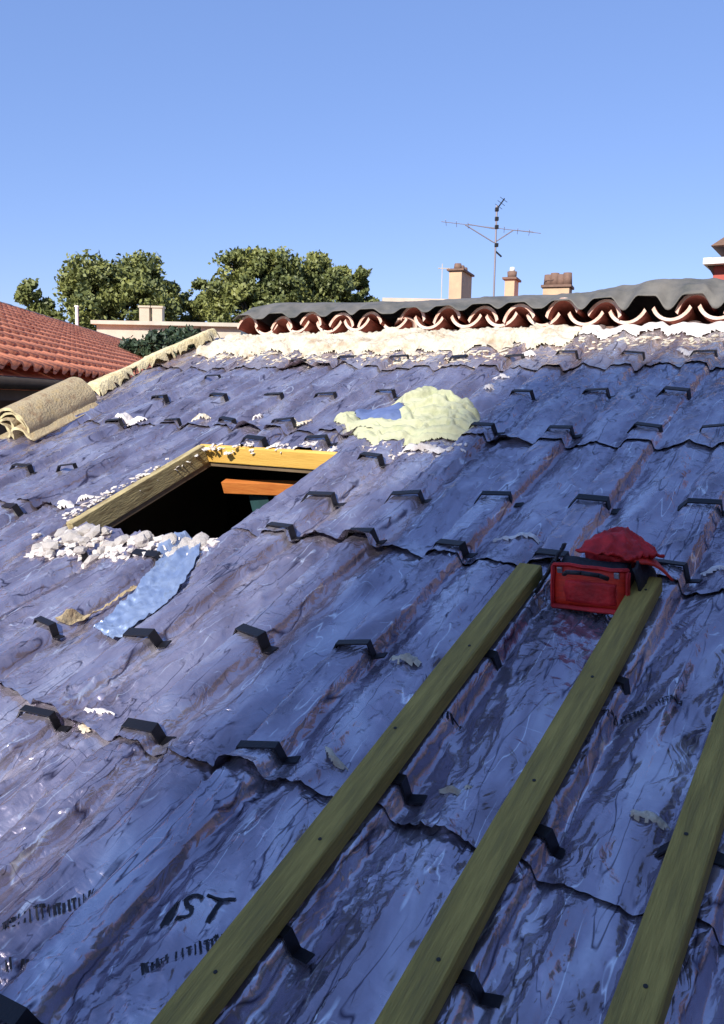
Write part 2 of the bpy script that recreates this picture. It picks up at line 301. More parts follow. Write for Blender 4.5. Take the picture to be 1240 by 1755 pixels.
# ------------------------------------------------------------------ foil surface
PIT = .3885; U0 = -1.095                              # a batten lies on the rafter at U0
ROWS = [.30, 1.30, 1.87, 2.46, 2.93, 3.62, 4.12, 4.74]
def rafter_u(k): return U0 + k * PIT
RK = np.arange(-10, 8); RUU = np.array([-5.24, -4.81, -4.37, -3.90, -3.47, -3.08, -2.70, -2.255, -1.86, -1.47, -1.085, -.695, -.33, .06, .45, .84, 1.23, 1.62])
def rafter_k(u): return np.interp(u, RUU, RK)
BR = []                                               # brackets (u, v, row)
PXB = {0: [(-8, 1722), (485, 1592), (700, 1640)],
 1: [(62, 1222), (250, 1250), (458, 1285), (682, 1340), (927, 1422), (1226, 1470)],
 2: [(78, 1068), (232, 1086), (428, 1084), (612, 1108), (842, 1122), (1066, 1165), (1228, 1206)],
 3: [(120, 942), (248, 950), (488, 905), (620, 914), (778, 934), (940, 950), (1150, 968)],
 4: [(10, 868), (565, 850), (706, 849), (856, 850), (1012, 856), (1200, 862)],
 5: [(22, 798), (115, 800), (430, 752), (545, 752), (642, 783), (842, 731), (968, 736), (1113, 732), (1228, 734)],
 6: [(195, 721), (295, 720), (392, 721), (492, 722), (578, 676), (670, 672), (905, 673), (1030, 670), (1158, 671)],
 7: [(278, 681), (365, 646), (382, 678), (478, 676)],
 8: [(432, 606), (512, 618), (595, 614), (685, 613), (786, 614), (882, 611), (985, 604), (1102, 606), (1215, 604)]}
for r_, L in PXB.items():
    for q in L:
        u_, v_ = uv(*q, .0); kk = int(round(float(rafter_k(u_)))); ru = float(RUU[kk + 10]); u_ = ru if abs(u_ - ru) < .09 else u_; BR.append((u_, v_, r_))
BA = np.array([(b[0], b[1]) for b in BR])
def foil_n(u, v):
    u = np.asarray(u, float); v = np.asarray(v, float)
    uw = u + .006 * perlin(u * 2.1, v * 2.7, 11) + .003 * perlin(u * 9, v * 5, 12)
    k = np.round(rafter_k(uw)); d = uw - np.interp(k, RK, RUU); a = np.abs(d)
    depth = .060 * (.85 + .35 * perlin(v * 1.7, k * 7.3, 13)) * (1 - .35 * sstep(3.0, 4.4, v))
    right = sstep(.047, .062, d); left = sstep(.052, .10, -d); side = right + left
    puff = (.034 + .020 * perlin(u * 2.3, v * 1.9, 14)) * np.sin(np.clip((a - .080) / .12, 0, 1) * np.pi / 2)
    h = -depth * side + puff * side
    lean = perlin(u * 1.1, v * .8, 15); q = v + u * .5
    w = np.zeros_like(u)
    # long creases running up the slope, slightly skewed, with shorter sharp ones across them
    w = w + .014 * (ridged(u * 5.5 + lean * .8 + v * 1.5, q * .95, 21, 4) - .3) * (.30 + .55 * side)
    w = w + .009 * (ridged(u * 11 - v * 3.0 + lean, q * 1.5, 22, 6) - .2) * (.5 + .5 * side)
    w = w + .008 * ridged(u * 7 + v * 6, v * 3 - u * 2, 24, 9) * sstep(-.15, .4, perlin(u * 1.9, v * 2.0, 25))
    w = w + .007 * ridged(u * 12 - v * 7, v * 4 + u * 4, 34, 9) * sstep(-.2, .4, perlin(u * 2.4, v * 1.6, 35))
    w = w + .008 * (ridged(u * 19 + v * 5, v * 4 - u * 2, 26, 7) - .2) * sstep(-.3, .3, perlin(u * 2.0, v * 1.3, 37))
    crum = sstep(.05, .45, perlin(u * 2.6, v * 2.8, 38))
    w = w + crum * (.009 * (ridged(u * 24 - v * 9, v * 15 + u * 6, 27, 5) - .3) + .006 * (ridged(u * 15 + v * 12, v * 14, 39, 4) - .3))
    w = w + .0035 * perlin(u * 6, v * 4, 29)
    flat = np.zeros_like(u)
    for bu, bv in BA:
        dx = u - bu; dy = v - bv
        flat = np.maximum(flat, np.exp(-(dx / .09) ** 2 - (dy / .05) ** 2))
    h = h + w * (1 - .85 * flat) - .004 * flat
    # pulled folds around each bracket
    for bu, bv in BA:
        if u.size > 4000 or True:
            dx = u - bu; dy = v - bv; r2 = dx * dx + dy * dy
            near = r2 < .09
            if not near.any(): continue
            rr = np.sqrt(r2[near]) if u.ndim else math.sqrt(r2)
            th = np.arctan2(dy[near], dx[near]) if u.ndim else math.atan2(dy, dx)
            add = .007 * np.exp(-rr / .09) * np.sin(th * 7 + bu * 31 + 3 * rr / .1) * sstep(.06, .10, rr)
            if u.ndim: h[near] += add
            else: h = h + add
    return h
class Surf:                                           # quick lookup of the foil height on one cached grid
    u0, u1, v0, v1, s = -5.3, 1.6, -.6, 5.6, .02
Sg = Surf(); gu = np.arange(Sg.u0, Sg.u1, Sg.s); gv = np.arange(Sg.v0, Sg.v1, Sg.s); GU, GV = np.meshgrid(gu, gv, indexing='ij'); GH = foil_n(GU, GV)
def hn(u, v, tp=True):
    i = np.clip(((np.asarray(u) - Sg.u0) / Sg.s), 0, len(gu) - 1.01); j = np.clip(((np.asarray(v) - Sg.v0) / Sg.s), 0, len(gv) - 1.01)
    i0 = i.astype(int); j0 = j.astype(int); fi = i - i0; fj = j - j0
    return GH[i0, j0] * (1 - fi) * (1 - fj) + GH[i0 + 1, j0] * fi * (1 - fj) + GH[i0, j0 + 1] * (1 - fi) * fj + GH[i0 + 1, j0 + 1] * fi * fj
SEAMS = [-.55, 1.23, 2.42, 3.52, 4.55]
def seam(i, u): return SEAMS[i] + .035 * perlin(u * 1.3, i * 9.1, 31) + .014 * perlin(u * 5.7, i * 3.3, 32) + .005 * perlin(u * 23, i * 5.1, 33)
FINE = [(-3.1, .0, .0075, .0075), (-4.2, -.1, .009, .009), (-5.1, -.2, .011, .011), (-5.1, -.5, .013, .013), (-5.1, -.5, .015, .014)]
FLAB = ['lowest wide strip of crinkled silver foil nearest the viewer', 'second strip of crinkled silver foil up, crossing the battens and reaching the tool bag',
        'middle strip of crinkled silver foil cut around the roof opening', 'fourth strip of crinkled silver foil up, under the pale green cloth', 'topmost strip of crinkled silver foil just below the cream wool']
SHEETS = []
for i in range(5):
    f0, f1, du, dv = FINE[i]
    us = np.concatenate([np.arange(UL - .02, f0, .03), np.arange(f0, f1, du), np.arange(f1, UR - .1, .04)])
    if i in (1, 2, 3): us = np.unique(np.round(np.sort(np.concatenate([us, [SU0 - .012, SU1 + .02]])), 4))
    t_end = (SEAMS[i + 1] + .09) if i < 4 else VR + .03
    nv = int((t_end - SEAMS[i]) / dv); tt = np.linspace(0, 1, nv)
    U_, T_ = np.meshgrid(us, tt, indexing='ij'); e0 = seam(i, U_); V_ = e0 + (t_end - e0) * T_
    H_ = foil_n(U_, V_) + .007 * (i % 2) * 0
    dist = V_ - e0
    lift = np.maximum(0, perlin(U_ * 2.6, i * 4.7, 41) - .02) ** 1.3 * .07 + .003
    H_ += np.exp(-dist / .035) * lift + .003 * np.exp(-dist / .3)
    if i < 4:
        over = V_ - seam(i + 1, U_); H_ -= .008 * sstep(-.03, .03, over)
        H_ -= .006 * np.exp(-((over + .02) / .03) ** 2) * sstep(-.1, .5, perlin(U_ * 2, i, 44))
    if i in (1, 2, 3): U_ = U_ + .010 * perlin(V_ * 5, 3.3, 52) * np.exp(-np.abs(U_ - SU1) / .05)
    # keep foil out of the hole
    uc = (U_[:-1, :-1] + U_[1:, 1:]) / 2; vc = (V_[:-1, :-1] + V_[1:, 1:]) / 2
    jag = .0
    hole = (uc > SU0 - .012 + jag) & (uc < SU1 + .0 + jag) & (vc > SV0 + .01 + jag) & (vc < SV1 + .012 + jag)
    near_r = np.exp(-np.abs(U_ - (SU1 + .0)) / .05) * ((V_ > SV0 - .05) & (V_ < SV1 + .05))
    H_ = np.where(near_r > .05, H_ * (1 - .7 * near_r) - .004 * near_r, H_)
    me = npmesh('foil_sheet', np.stack([U_, V_, H_], -1).reshape(-1, 3), gridfaces(len(us), nv, ~hole))
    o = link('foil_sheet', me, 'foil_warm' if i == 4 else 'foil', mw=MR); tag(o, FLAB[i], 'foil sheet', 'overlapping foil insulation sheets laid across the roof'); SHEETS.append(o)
# ------------------------------------------------------------------ brackets
def bracket_meshes():
    w2, hh, t, s = .059, .056, .005, .016
    def strip(pts, name):
        b = MB()
        for (p, q) in zip(pts[:-1], pts[1:]):
            p, q = Vector(p), Vector(q); dd = q - p
            b.box((p + q) / 2, (dd.length + t, 2 * s, t), rot=Matrix.Rotation(-math.atan2(dd.z, dd.x), 3, 'Y'), bevel=.001)
        return b.mesh(name)
    top = strip([(-w2 - .035, 0, -.030), (-w2, 0, .010), (w2, 0, .010)], 'strap')
    leg = strip([(w2, 0, .008), (w2 + .008, 0, -hh * .72)], 'side_leg')
    foot = strip([(w2 + .008, 0, -hh * .72), (w2 + .05, 0, -hh * .62)], 'foot')
    return top, leg, foot
bt = bracket_meshes()
for m in bt: m.materials.append(M_['black'])
ordn = ['first', 'second', 'third', 'fourth', 'fifth', 'sixth', 'seventh', 'eighth', 'ninth', 'tenth']
RN = {0: 'in the lowest row', 1: 'in the second row up', 2: 'in the third row up', 3: 'in the row level with the red bag', 4: 'in the row just above the bag',
      5: 'in the row above the opening\'s top', 6: 'in the row beside the pale cloth', 7: 'in the sparse upper left cluster', 8: 'in the topmost row below the wool'}
for r_ in PXB:
    L = [b for b in BR if b[2] == r_]; L.sort(key=lambda b: -b[0])
    for i, (u_, v_, _) in enumerate(L):
        nn = 0.0
        if r_ in (0, 1, 2) and u_ > -1.3: nn = -.005
        # snap gently to its rafter
        e = empty('foil_bracket', at(u_ + random.uniform(-.006, .006), v_, nn + random.uniform(-.004, .003), random.uniform(-.2, .2)) @ Matrix.Rotation(random.uniform(-.12, .06), 4, 'Y') @ Matrix.Rotation(random.uniform(-.15, .15), 4, 'X') @ Matrix.Diagonal((random.uniform(.88, 1.05), random.uniform(.8, 1.25), random.uniform(.9, 1.15), 1)), 'black metal bracket, %s from the right %s' % (ordn[i], RN[r_]), 'bracket', 'black brackets clamped over the foil')
        for nm, m in zip(('strap', 'side_leg', 'foot'), bt):
            c = bpy.data.objects.new(nm, m); COL.objects.link(c); c.parent = e
# ------------------------------------------------------------------ battens
def batten(ul, ur, v0, v1, lab, screws, nb=.014, th=.046, tilt=0):
    wd = ur - ul; ln = v1 - v0; b = MB(); bm = bmesh.new(); ny = 40
    nbv = []
    for k in range(ny + 1):
        y = ln * k / ny; dx = .0015 * math.sin(y * 5 + ul * 9)
        nbv.append([bm.verts.new((x + dx, y, z)) for x, z in ((-wd / 2, .0), (wd / 2, .0), (wd / 2, th - .004), (wd / 2 - .004, th), (-wd / 2 + .004, th), (-wd / 2, th - .004))])
    for k in range(ny):
        for q in range(6): bm.faces.new((nbv[k][q], nbv[k][(q + 1) % 6], nbv[k + 1][(q + 1) % 6], nbv[k + 1][q]))
    f1 = bm.faces.new(nbv[0]); f2 = bm.faces.new(nbv[-1][::-1]); f1.material_index = f2.material_index = 1
    bmesh.ops.recalc_face_normals(bm, faces=bm.faces[:])
    me = bpy.data.meshes.new('batten_timber'); bm.to_mesh(me); bm.free()
    mw = at((ul + ur) / 2, v0, nb, tilt); e = empty('roof_batten', mw, lab, 'batten', 'treated battens laid up the slope')
    local(e, 'timber', me, ['batten', 'end_grain'])
    sm = MB().cyl((0, 0, -.002), (0, 0, .0012), .0045, seg=8).mesh('screw_head'); sm.materials.append(M_['screw'])
    for (sx, sv) in screws:
        o = bpy.data.objects.new('screw', sm); COL.objects.link(o); o.parent = e; o.location = (sx, sv - v0, th)
def scr(v0, v1): 
    out = []; v = v0
    while v < v1: out.append((random.uniform(-.02, .02), v)); v += random.uniform(.35, .5)
    return out
batten(-1.122, -1.042, .1, 2.32, 'olive treated batten left of the red bag, leftmost of three', scr(.7, 2.2), tilt=.003)
batten(-.742, -.664, .1, 2.335, 'olive treated batten running up to the red bag, middle of three', scr(.9, 2.3), tilt=.001)
batten(-.388, -.308, .1, 2.36, 'olive treated batten at the right border, rightmost of three', scr(1.0, 2.2))
# ------------------------------------------------------------------ print on the foil
def drape_text(s, u_, v_, size, rot, shear=0, sx=1.0, label=None, off=.004, par=None):
    cu = bpy.data.curves.new('t', 'FONT'); cu.body = s; cu.size = size; cu.resolution_u = 3; cu.shear = shear
    to = bpy.data.objects.new('t', cu); COL.objects.link(to); dg = bpy.context.evaluated_depsgraph_get(); dg.update()
    me = bpy.data.meshes.new_from_object(to.evaluated_get(dg)); bpy.data.objects.remove(to)
    bm = bmesh.new(); bm.from_mesh(me); bmesh.ops.triangulate(bm, faces=bm.faces[:])
    for _ in range(2):
        E = [e for e in bm.edges if e.calc_length() > .02]
        if E: bmesh.ops.subdivide_edges(bm, edges=E, cuts=1); bmesh.ops.triangulate(bm, faces=bm.faces[:])
    c, sn = math.cos(rot), math.sin(rot)
    for v in bm.verts:
        x, y = v.co.x * sx, v.co.y; v.co.x, v.co.y = u_ + c * x - sn * y, v_ + sn * x + c * y
    xs = np.array([v.co.x for v in bm.verts]); ys = np.array([v.co.y for v in bm.verts]); hs = foil_n(xs, ys) + off
    for v, h_ in zip(bm.verts, hs): v.co.z = h_
    bm.to_mesh(me); bm.free(); me.materials.clear(); me.materials.append(M_['ink'])
    o = bpy.data.objects.new('printed_lettering', me); COL.objects.link(o); o.parent = par or SHEETS[0]; o['label'] = label or 'black printed lettering'
    return o
def smallprint(u_, v_, rot, length, hgt, seed):
    r = random.Random(seed); V = []; F = []; x = 0
    while x < length:
        wd = r.uniform(.003, .007); hh = hgt * r.uniform(.7, 1.0); k = len(V)
        V += [(x, 0), (x + wd, 0), (x + wd + .004, hh), (x + .004, hh)]; F.append((k, k + 1, k + 2, k + 3)); 
        if r.random() < .5:
            k = len(V); V += [(x, hh * .8), (x + .012, hh * .8), (x + .012, hh), (x, hh)]; F.append((k, k + 1, k + 2, k + 3))
        x += r.uniform(.008, .014) + (.012 if r.random() < .12 else 0)
    V = np.array(V); c, s = math.cos(rot), math.sin(rot); U2 = u_ + c * V[:, 0] - s * V[:, 1]; V2 = v_ + s * V[:, 0] + c * V[:, 1]
    me = npmesh('printed_lettering', np.stack([U2, V2, foil_n(U2, V2) + .0045], -1), F, False); me.materials.append(M_['ink'])
    o = bpy.data.objects.new('printed_lettering', me); COL.objects.link(o); o.parent = SHEETS[0]; o['label'] = 'line of dense small black print'
def dirpx(a, b):
    A = Vector(uv(*a)); Bq = Vector(uv(*b)); dd = Bq - A; return A.x, A.y, math.atan2(dd.y, dd.x), dd.length
for k, (a, b, hh) in enumerate((((2, 1592), (152, 1522), .030), ((0, 1648), (75, 1612), .022), ((235, 1655), (372, 1592), .024), ((1035, 1225), (1170, 1192), .022), ((700, 1245), (790, 1222), .016))):
    x, y, r, L = dirpx(a, b); smallprint(x, y, r, L, hh, k)
x, y, r, L = dirpx((284, 1578), (400, 1572)); drape_text("IST", x - .03, y, .088, r + .05, .35, 1.2, 'large slanted black letters on the foil')
x, y, r, L = dirpx((262, 1572), (282, 1540)); drape_text("l", x, y, .085, r - 1.3, .4, 1.0, 'slanted black print stroke')
# ------------------------------------------------------------------ loose pieces lying on the foil
def heightpatch(name, outline_uv, res, top, mtl, label, cat, seed=0, edge=.03, parent=None, thick=.012):
    P = np.array(outline_uv); lo = P.min(0) - .02; hi = P.max(0) + .02
    us = np.arange(lo[0], hi[0], res); vs = np.arange(lo[1], hi[1], res); U_, V_ = np.meshgrid(us, vs, indexing='ij')
    n = len(P); ins = np.zeros(U_.shape, bool); dmin = np.full(U_.shape, 9.)
    for i in range(n):
        a, b = P[i], P[(i + 1) % n]
        cond = ((a[1] > V_) != (b[1] > V_)) & (U_ < (b[0] - a[0]) * (V_ - a[1]) / (b[1] - a[1] + 1e-12) + a[0]); ins ^= cond
        ab = b - a; t = np.clip(((U_ - a[0]) * ab[0] + (V_ - a[1]) * ab[1]) / (ab @ ab), 0, 1)
        dmin = np.minimum(dmin, np.hypot(U_ - a[0] - t * ab[0], V_ - a[1] - t * ab[1]))
    sd = np.where(ins, dmin, -dmin) + .5 * edge * perlin(U_ / .09, V_ / .09, seed + 5) + .12 * min(edge, .03) * perlin(U_ / .03, V_ / .03, seed + 6)
    e = np.clip(sd / edge, 0, 1); e = np.sin(e * np.pi / 2); H_ = hn(U_, V_) * (1 - .7 * np.clip(sd / .1, 0, 1)) + .003 + top(U_, V_) * e
    keep = sd > -res * .2; km = keep[:-1, :-1] & keep[1:, 1:] & keep[1:, :-1] & keep[:-1, 1:]
    me = npmesh(name, np.stack([U_, V_, H_], -1).reshape(-1, 3), gridfaces(len(us), len(vs), km))
    bm = bmesh.new(); bm.from_mesh(me); bmesh.ops.delete(bm, geom=[v for v in bm.verts if not v.link_faces], context='VERTS')
    bmesh.ops.triangulate(bm, faces=[]) if False else None
    ex = bmesh.ops.extrude_face_region(bm, geom=bm.faces[:]) if False else None
    bm.to_mesh(me); bm.free()
    o = link(name, me, mtl, mw=MR)
    if label: tag(o, label, cat)
    return o
# cream wool band below the ridge tiles
def wooltop(U_, V_):
    return .040 + .030 * perlin(U_ * 5, V_ * 7, 61) + .018 * ridged(U_ * 13, V_ * 17, 62, 2) + .007 * perlin(U_ * 40, V_ * 40, 63)
us_ = np.linspace(-4.92, -1.95, 60); low = 4.80 + .10 * perlin(us_ * 2.2, 1.5, 64) + .05 * perlin(us_ * 8, 4.5, 65) + .22 * sstep(-2.7, -2.0, us_)
ol = [(a, b) for a, b in zip(us_, low)] + [(-1.9, VR - .03), (-4.92, VR - .03)]
heightpatch('wool_band', ol, .011, wooltop, 'wool', 'long lumpy band of cream mineral wool just below the ridge tiles', 'insulation', 7, .12)
us_ = np.linspace(-1.95, -.2, 40); low = 5.14 + .06 * perlin(us_ * 4, 1.5, 66)
ol = [(a, b) for a, b in zip(us_, low)] + [(-.2, VR - .03), (-1.95, VR - .03)]
heightpatch('wool_strip', ol, .011, lambda a, b: .022 + .014 * perlin(a * 5, b * 8, 67) + .006 * ridged(a * 9, b * 12, 68), 'scrap', 'thin whitish insulation edge below the right-hand ridge tiles', 'insulation', 9, .03)
fz = bmesh.new()
for _ in range(700):
    u_ = random.uniform(-4.7, -.7); q = abs(random.gauss(0, .10)); v_ = (4.84 if u_ < -2.2 else 5.08) - q; s_ = random.uniform(.004, .014) * (1 if q < .12 else .7)
    if u_ > -2.2 and random.random() < .5: continue
    b = bmesh.new(); bmesh.ops.create_icosphere(b, subdivisions=1, radius=1)
    for v in b.verts: v.co *= random.uniform(.6, 1.3)
    b.transform(Matrix.Translation((u_, v_, float(hn(u_, v_)) + s_ * .3)) @ Matrix.Rotation(random.uniform(0, 6), 4, 'Z') @ Matrix.Diagonal((s_ * random.uniform(1.5, 4), s_, s_ * .5, 1)))
    me = bpy.data.meshes.new('tmp'); b.to_mesh(me); b.free(); fz.from_mesh(me)
me = bpy.data.meshes.new('wool_fluff'); fz.to_mesh(me); fz.free(); tag(link('wool_fluff', me, 'wool', mw=MR), 'loose cream fluff scattered on the foil below the wool band', 'insulation', kind='stuff')
# verge insulation, left border
vs_ = np.linspace(3.95, 5.3, 40); A = [(-5.16 + .015 * math.sin(v * 9), v) for v in vs_]; Bq = [(-4.99 + .03 * float(perlin(v * 3.1, 2.2, 70)), v) for v in vs_[::-1]]
heightpatch('verge_insulation', A + Bq, .011, lambda a, b: .085 + .012 * perlin(a * 7, b * 2, 71) + .002 * perlin(a * 40, b * 30, 72), 'wool_yellow', 'cream insulating strip along the left verge beside the red roof', 'insulation', 11, .02)
# white and pinkish torn scraps at seams
def scrapat(px, py, ln, wd, rot, mtl, label, hgt=.02, seed=0):
    u_, v_ = uv(px, py); c, s = math.cos(rot), math.sin(rot); P = []
    r = random.Random(seed + int(px))
    for k in range(18):
        a = 2 * math.pi * k / 18; rr = r.uniform(.65, 1.05); x, y = math.cos(a) * ln / 2 * rr, math.sin(a) * wd / 2 * rr; P.append((u_ + c * x - s * y, v_ + s * x + c * y))
    return heightpatch('insulation_scrap', P, min(.009, wd / 7), lambda a, b: hgt * (.8 + .9 * perlin(a * 22, b * 25, seed) + .5 * ridged(a * 40, b * 40, seed + 1)), mtl, label, 'insulation scrap', seed, min(.03, wd / 4))
SCR = [(225, 714, .30, .09, .1, 'scrap', 'long white insulation scrap up the slope from the brown roll'), (343, 715, .17, .07, .3, 'wool', 'small cream scrap left of the middle upper brackets'),
 (440, 715, .10, .05, .2, 'scrap', 'tiny white scrap between two upper brackets'), (128, 858, .26, .07, .35, 'scrap', 'white scrap just outside the opening\'s left board'),
 (515, 717, .14, .06, .5, 'wool', 'small cream scrap left of the pale green cloth'), (905, 606, .16, .07, -.4, 'scrap', 'curved white scrap below the wool band right of centre'),
 (1175, 602, .16, .05, -.4, 'scrap', 'curved white scrap at the upper right below the tiles'), (858, 644, .18, .04, -.2, 'scrap', 'thin white curl under the ridge, above the cloth'),
 (838, 668, .09, .08, 0, 'scrap', 'round whitish blot right of the pale green cloth'), (692, 1124, .13, .055, .15, 'wool', 'torn cream flap between third-row brackets near the left batten'),
 (165, 1212, .17, .03, .1, 'scrap', 'white torn flap right of the leftmost second-row bracket'), (570, 1288, .11, .03, -.35, 'wool', 'cream wool showing in the seam just left of the left batten'),
 (775, 1338, .10, .025, .05, 'wool', 'cream wool showing in the seam between left and middle battens'), (1118, 1393, .11, .028, .1, 'wool', 'cream wool showing in the seam beside the right batten'),
 (885, 914, .24, .035, .08, 'scrap', 'bright white torn seam edge left of the red bag'), (1222, 960, .14, .035, .3, 'scrap', 'white torn seam edge at the right border beside the bag'),
 (140, 1238, .10, .03, -.2, 'wool', 'pinkish cream fluff beside the leftmost second-row bracket'), (720, 765, .3, .08, .0, 'debris', 'grey white rubble smear under the pale green cloth')]
for k, s_ in enumerate(SCR): scrapat(*s_[:7], hgt=.018 if s_[3] > .04 else .01, seed=100 + k * 3)
# rubble below the opening
def chunk(seed, s):
    bm = bmesh.new(); bmesh.ops.create_icosphere(bm, subdivisions=1 + seed % 2, radius=s); r = random.Random(seed); k = Vector((r.uniform(.8, 1.3), r.uniform(.7, 1.1), r.uniform(.45, .8)))
    for v in bm.verts:
        q = v.co / s; f = 1 + .25 * float(perlin(q.x * 1.5 + seed, q.y * 1.5 + q.z, 80)) + r.uniform(-.16, .16); v.co = Vector((v.co.x * k.x, v.co.y * k.y, v.co.z * k.z)) * f
    me = bpy.data.meshes.new('rubble_chunk'); bm.to_mesh(me); bm.free(); me.materials.append(M_['debris']); return me
CH = [chunk(k, 1.0) for k in range(7)]
def inpoly(u_, v_, P):
    ins = False
    for i in range(len(P)):
        a, b = P[i], P[(i + 1) % len(P)]
        if (a[1] > v_) != (b[1] > v_) and u_ < (b[0] - a[0]) * (v_ - a[1]) / (b[1] - a[1]) + a[0]: ins = not ins
    return ins
PR = [uv(*q) for q in ((60, 915), (120, 903), (200, 912), (290, 920), (350, 915), (375, 925), (345, 945), (270, 950), (200, 955), (100, 950), (40, 945))]
cnt = 0; small = bmesh.new()
while cnt < 420:
    u_, v_ = random.uniform(-3.75, -2.4), random.uniform(1.9, 2.35)
    if not inpoly(u_, v_, PR): continue
    cnt += 1; big = cnt <= 34; s = random.uniform(.022, .042) if big else random.uniform(.006, .020)
    m = MR @ Matrix.Translation((u_, v_, float(hn(u_, v_)) + s * .45)) @ Matrix.Rotation(random.uniform(0, 6), 4, 'Z') @ Matrix.Rotation(random.uniform(-.6, .6), 4, 'X') @ Matrix.Scale(s, 4)
    if big:
        o = bpy.data.objects.new('rubble_chunk', CH[cnt % 7]); COL.objects.link(o); o.matrix_world = m
        tag(o, 'pale chunk of broken mortar in the heap along the opening\'s lower edge', 'rubble', 'mortar chunks below the roof opening')
    else:
        b = bmesh.new(); bmesh.ops.create_icosphere(b, subdivisions=1, radius=1)
        for v in b.verts: v.co = Vector((v.co.x * 1.3, v.co.y, v.co.z * .6)) * random.uniform(.55, 1.35)
        b.transform(MR.inverted() @ m)
        me = bpy.data.meshes.new('tmp'); b.to_mesh(me); b.free(); small.from_mesh(me)
for (x0, x1, yy0, yy1, n) in ((345, 575, 757, 766, 170), (620, 800, 756, 775, 60), (110, 340, 0, 0, 200)):
    for _ in range(n):
        if yy0: px, py = random.uniform(x0, x1), random.uniform(yy0, yy1)
        else: t = random.random(); px, py = 105 + 235 * t + random.uniform(-7, 5), 893 - 128 * t + random.uniform(-5, 2)
        u_, v_ = uv(px, py); s = random.uniform(.004, .013)
        b = bmesh.new(); bmesh.ops.create_icosphere(b, subdivisions=1, radius=1)
        for v in b.verts: v.co *= random.uniform(.5, 1.4)
        b.transform(Matrix.Translation((u_, v_, float(hn(u_, v_)) + s * .3)) @ Matrix.Rotation(random.uniform(0, 6), 4, 'Z') @ Matrix.Diagonal((s * random.uniform(1.2, 2.6), s * .8, s * .5, 1)))
        me = bpy.data.meshes.new('tmp'); b.to_mesh(me); b.free(); small.from_mesh(me)
me = bpy.data.meshes.new('small_rubble'); small.to_mesh(me); small.free()
tag(link('small_rubble', me, 'debris', mw=MR), 'fine pale crumbs of mortar scattered round the roof opening', 'rubble', kind='stuff')
# pale blue film hanging down from the opening's corner
def ribbon(name, pts, halfw, mtl, label, cat, seed, amp=.012, off=.014):
    P = np.array([uv(*q) for q in pts]); W_ = np.array(halfw); tt = np.linspace(0, len(P) - 1, 90)
    C = np.stack([np.interp(tt, range(len(P)), P[:, k]) for k in (0, 1)], 1); ker = np.ones(9) / 9
    Cp = np.pad(C, ((4, 4), (0, 0)), 'edge'); C = np.stack([np.convolve(Cp[:, k], ker, 'valid') for k in (0, 1)], 1)
    D = np.gradient(C, axis=0); D /= np.linalg.norm(D, axis=1)[:, None]; Nn = np.stack([-D[:, 1], D[:, 0]], 1); hw = np.interp(tt, range(len(W_)), W_)
    ss = np.linspace(-1, 1, 24); jit = 1 + .12 * perlin(tt[:, None] * 3, np.sign(ss)[None, :] * 5, seed)
    Pu = C[:, None, 0] + Nn[:, None, 0] * hw[:, None] * ss[None, :] * jit; Pv = C[:, None, 1] + Nn[:, None, 1] * hw[:, None] * ss[None, :] * jit
    H_ = foil_n(Pu, Pv) * .8 + off + amp * perlin(ss[None, :] * 2.5 + tt[:, None] * .5, tt[:, None] * .9, seed + 1) + .7 * amp * ridged(ss[None, :] * 3 + tt[:, None] * 1.2, tt[:, None] * 1.5 + ss[None, :], seed + 2) + .004 * perlin(Pu * 40, Pv * 40, seed + 3)
    me = npmesh(name, np.stack([Pu, Pv, H_], -1).reshape(-1, 3), gridfaces(90, 24)); return tag(link(name, me, mtl, mw=MR), label, cat)
ribbon('blue_film', [(312, 915), (305, 950), (275, 1000), (240, 1035), (200, 1065), (172, 1082)], [.085, .095, .09, .085, .08, .06], 'bluefilm', 'pale blue film strip lying down the foil from the opening\'s lower right corner', 'film', 90)
ribbon('wire_cable', [(232, 1000), (200, 1018), (160, 1035), (95, 1066)], [.012, .011, .012, .012], 'felt', 'thin brownish strap running down to the left third-row bracket', 'strap', 95, .004, .010)
# ------------------------------------------------------------------ pale green cloth
c0 = uv(700, 715)
cl = [uv(*q) for q in ((562, 716), (590, 706), (622, 712), (655, 716), (700, 700), (668, 688), (690, 672), (740, 668), (790, 682), (822, 705), (822, 725), (790, 742), (740, 746), (700, 752), (650, 758), (620, 750), (596, 735))]
clv = uv(745, 712)
def dpoly(U_, V_, P):
    P = np.array(P); m = np.full(np.shape(U_), 9.)
    for a, b in zip(P[:-1], P[1:]):
        ab = b - a; t = np.clip(((U_ - a[0]) * ab[0] + (V_ - a[1]) * ab[1]) / (ab @ ab), 0, 1); m = np.minimum(m, np.hypot(U_ - a[0] - t * ab[0], V_ - a[1] - t * ab[1]))
    return m
CR = [([uv(*q) for q in L], hh, ww) for L, hh, ww in (
  (((690, 692), (740, 673), (790, 684), (822, 708)), .060, .050), (((698, 702), (745, 690), (790, 704), (812, 722)), .048, .040), (((712, 712), (760, 704), (802, 722)), .040, .034),
  (((572, 715), (620, 709), (645, 717)), .024, .028), (((578, 723), (640, 728), (700, 731), (760, 724), (822, 725)), .036, .034), (((588, 735), (650, 739), (720, 739), (792, 733)), .032, .034),
  (((604, 745), (660, 750), (720, 745), (782, 741)), .026, .030), (((655, 693), (700, 685), (738, 690)), .030, .028), (((594, 716), (612, 745)), .028, .018), (((640, 724), (656, 752)), .030, .018),
  (((735, 726), (700, 752)), .028, .016), (((688, 698), (704, 728)), .036, .022), (((765, 690), (778, 735)), .046, .018), (((800, 700), (770, 728)), .044, .016))]
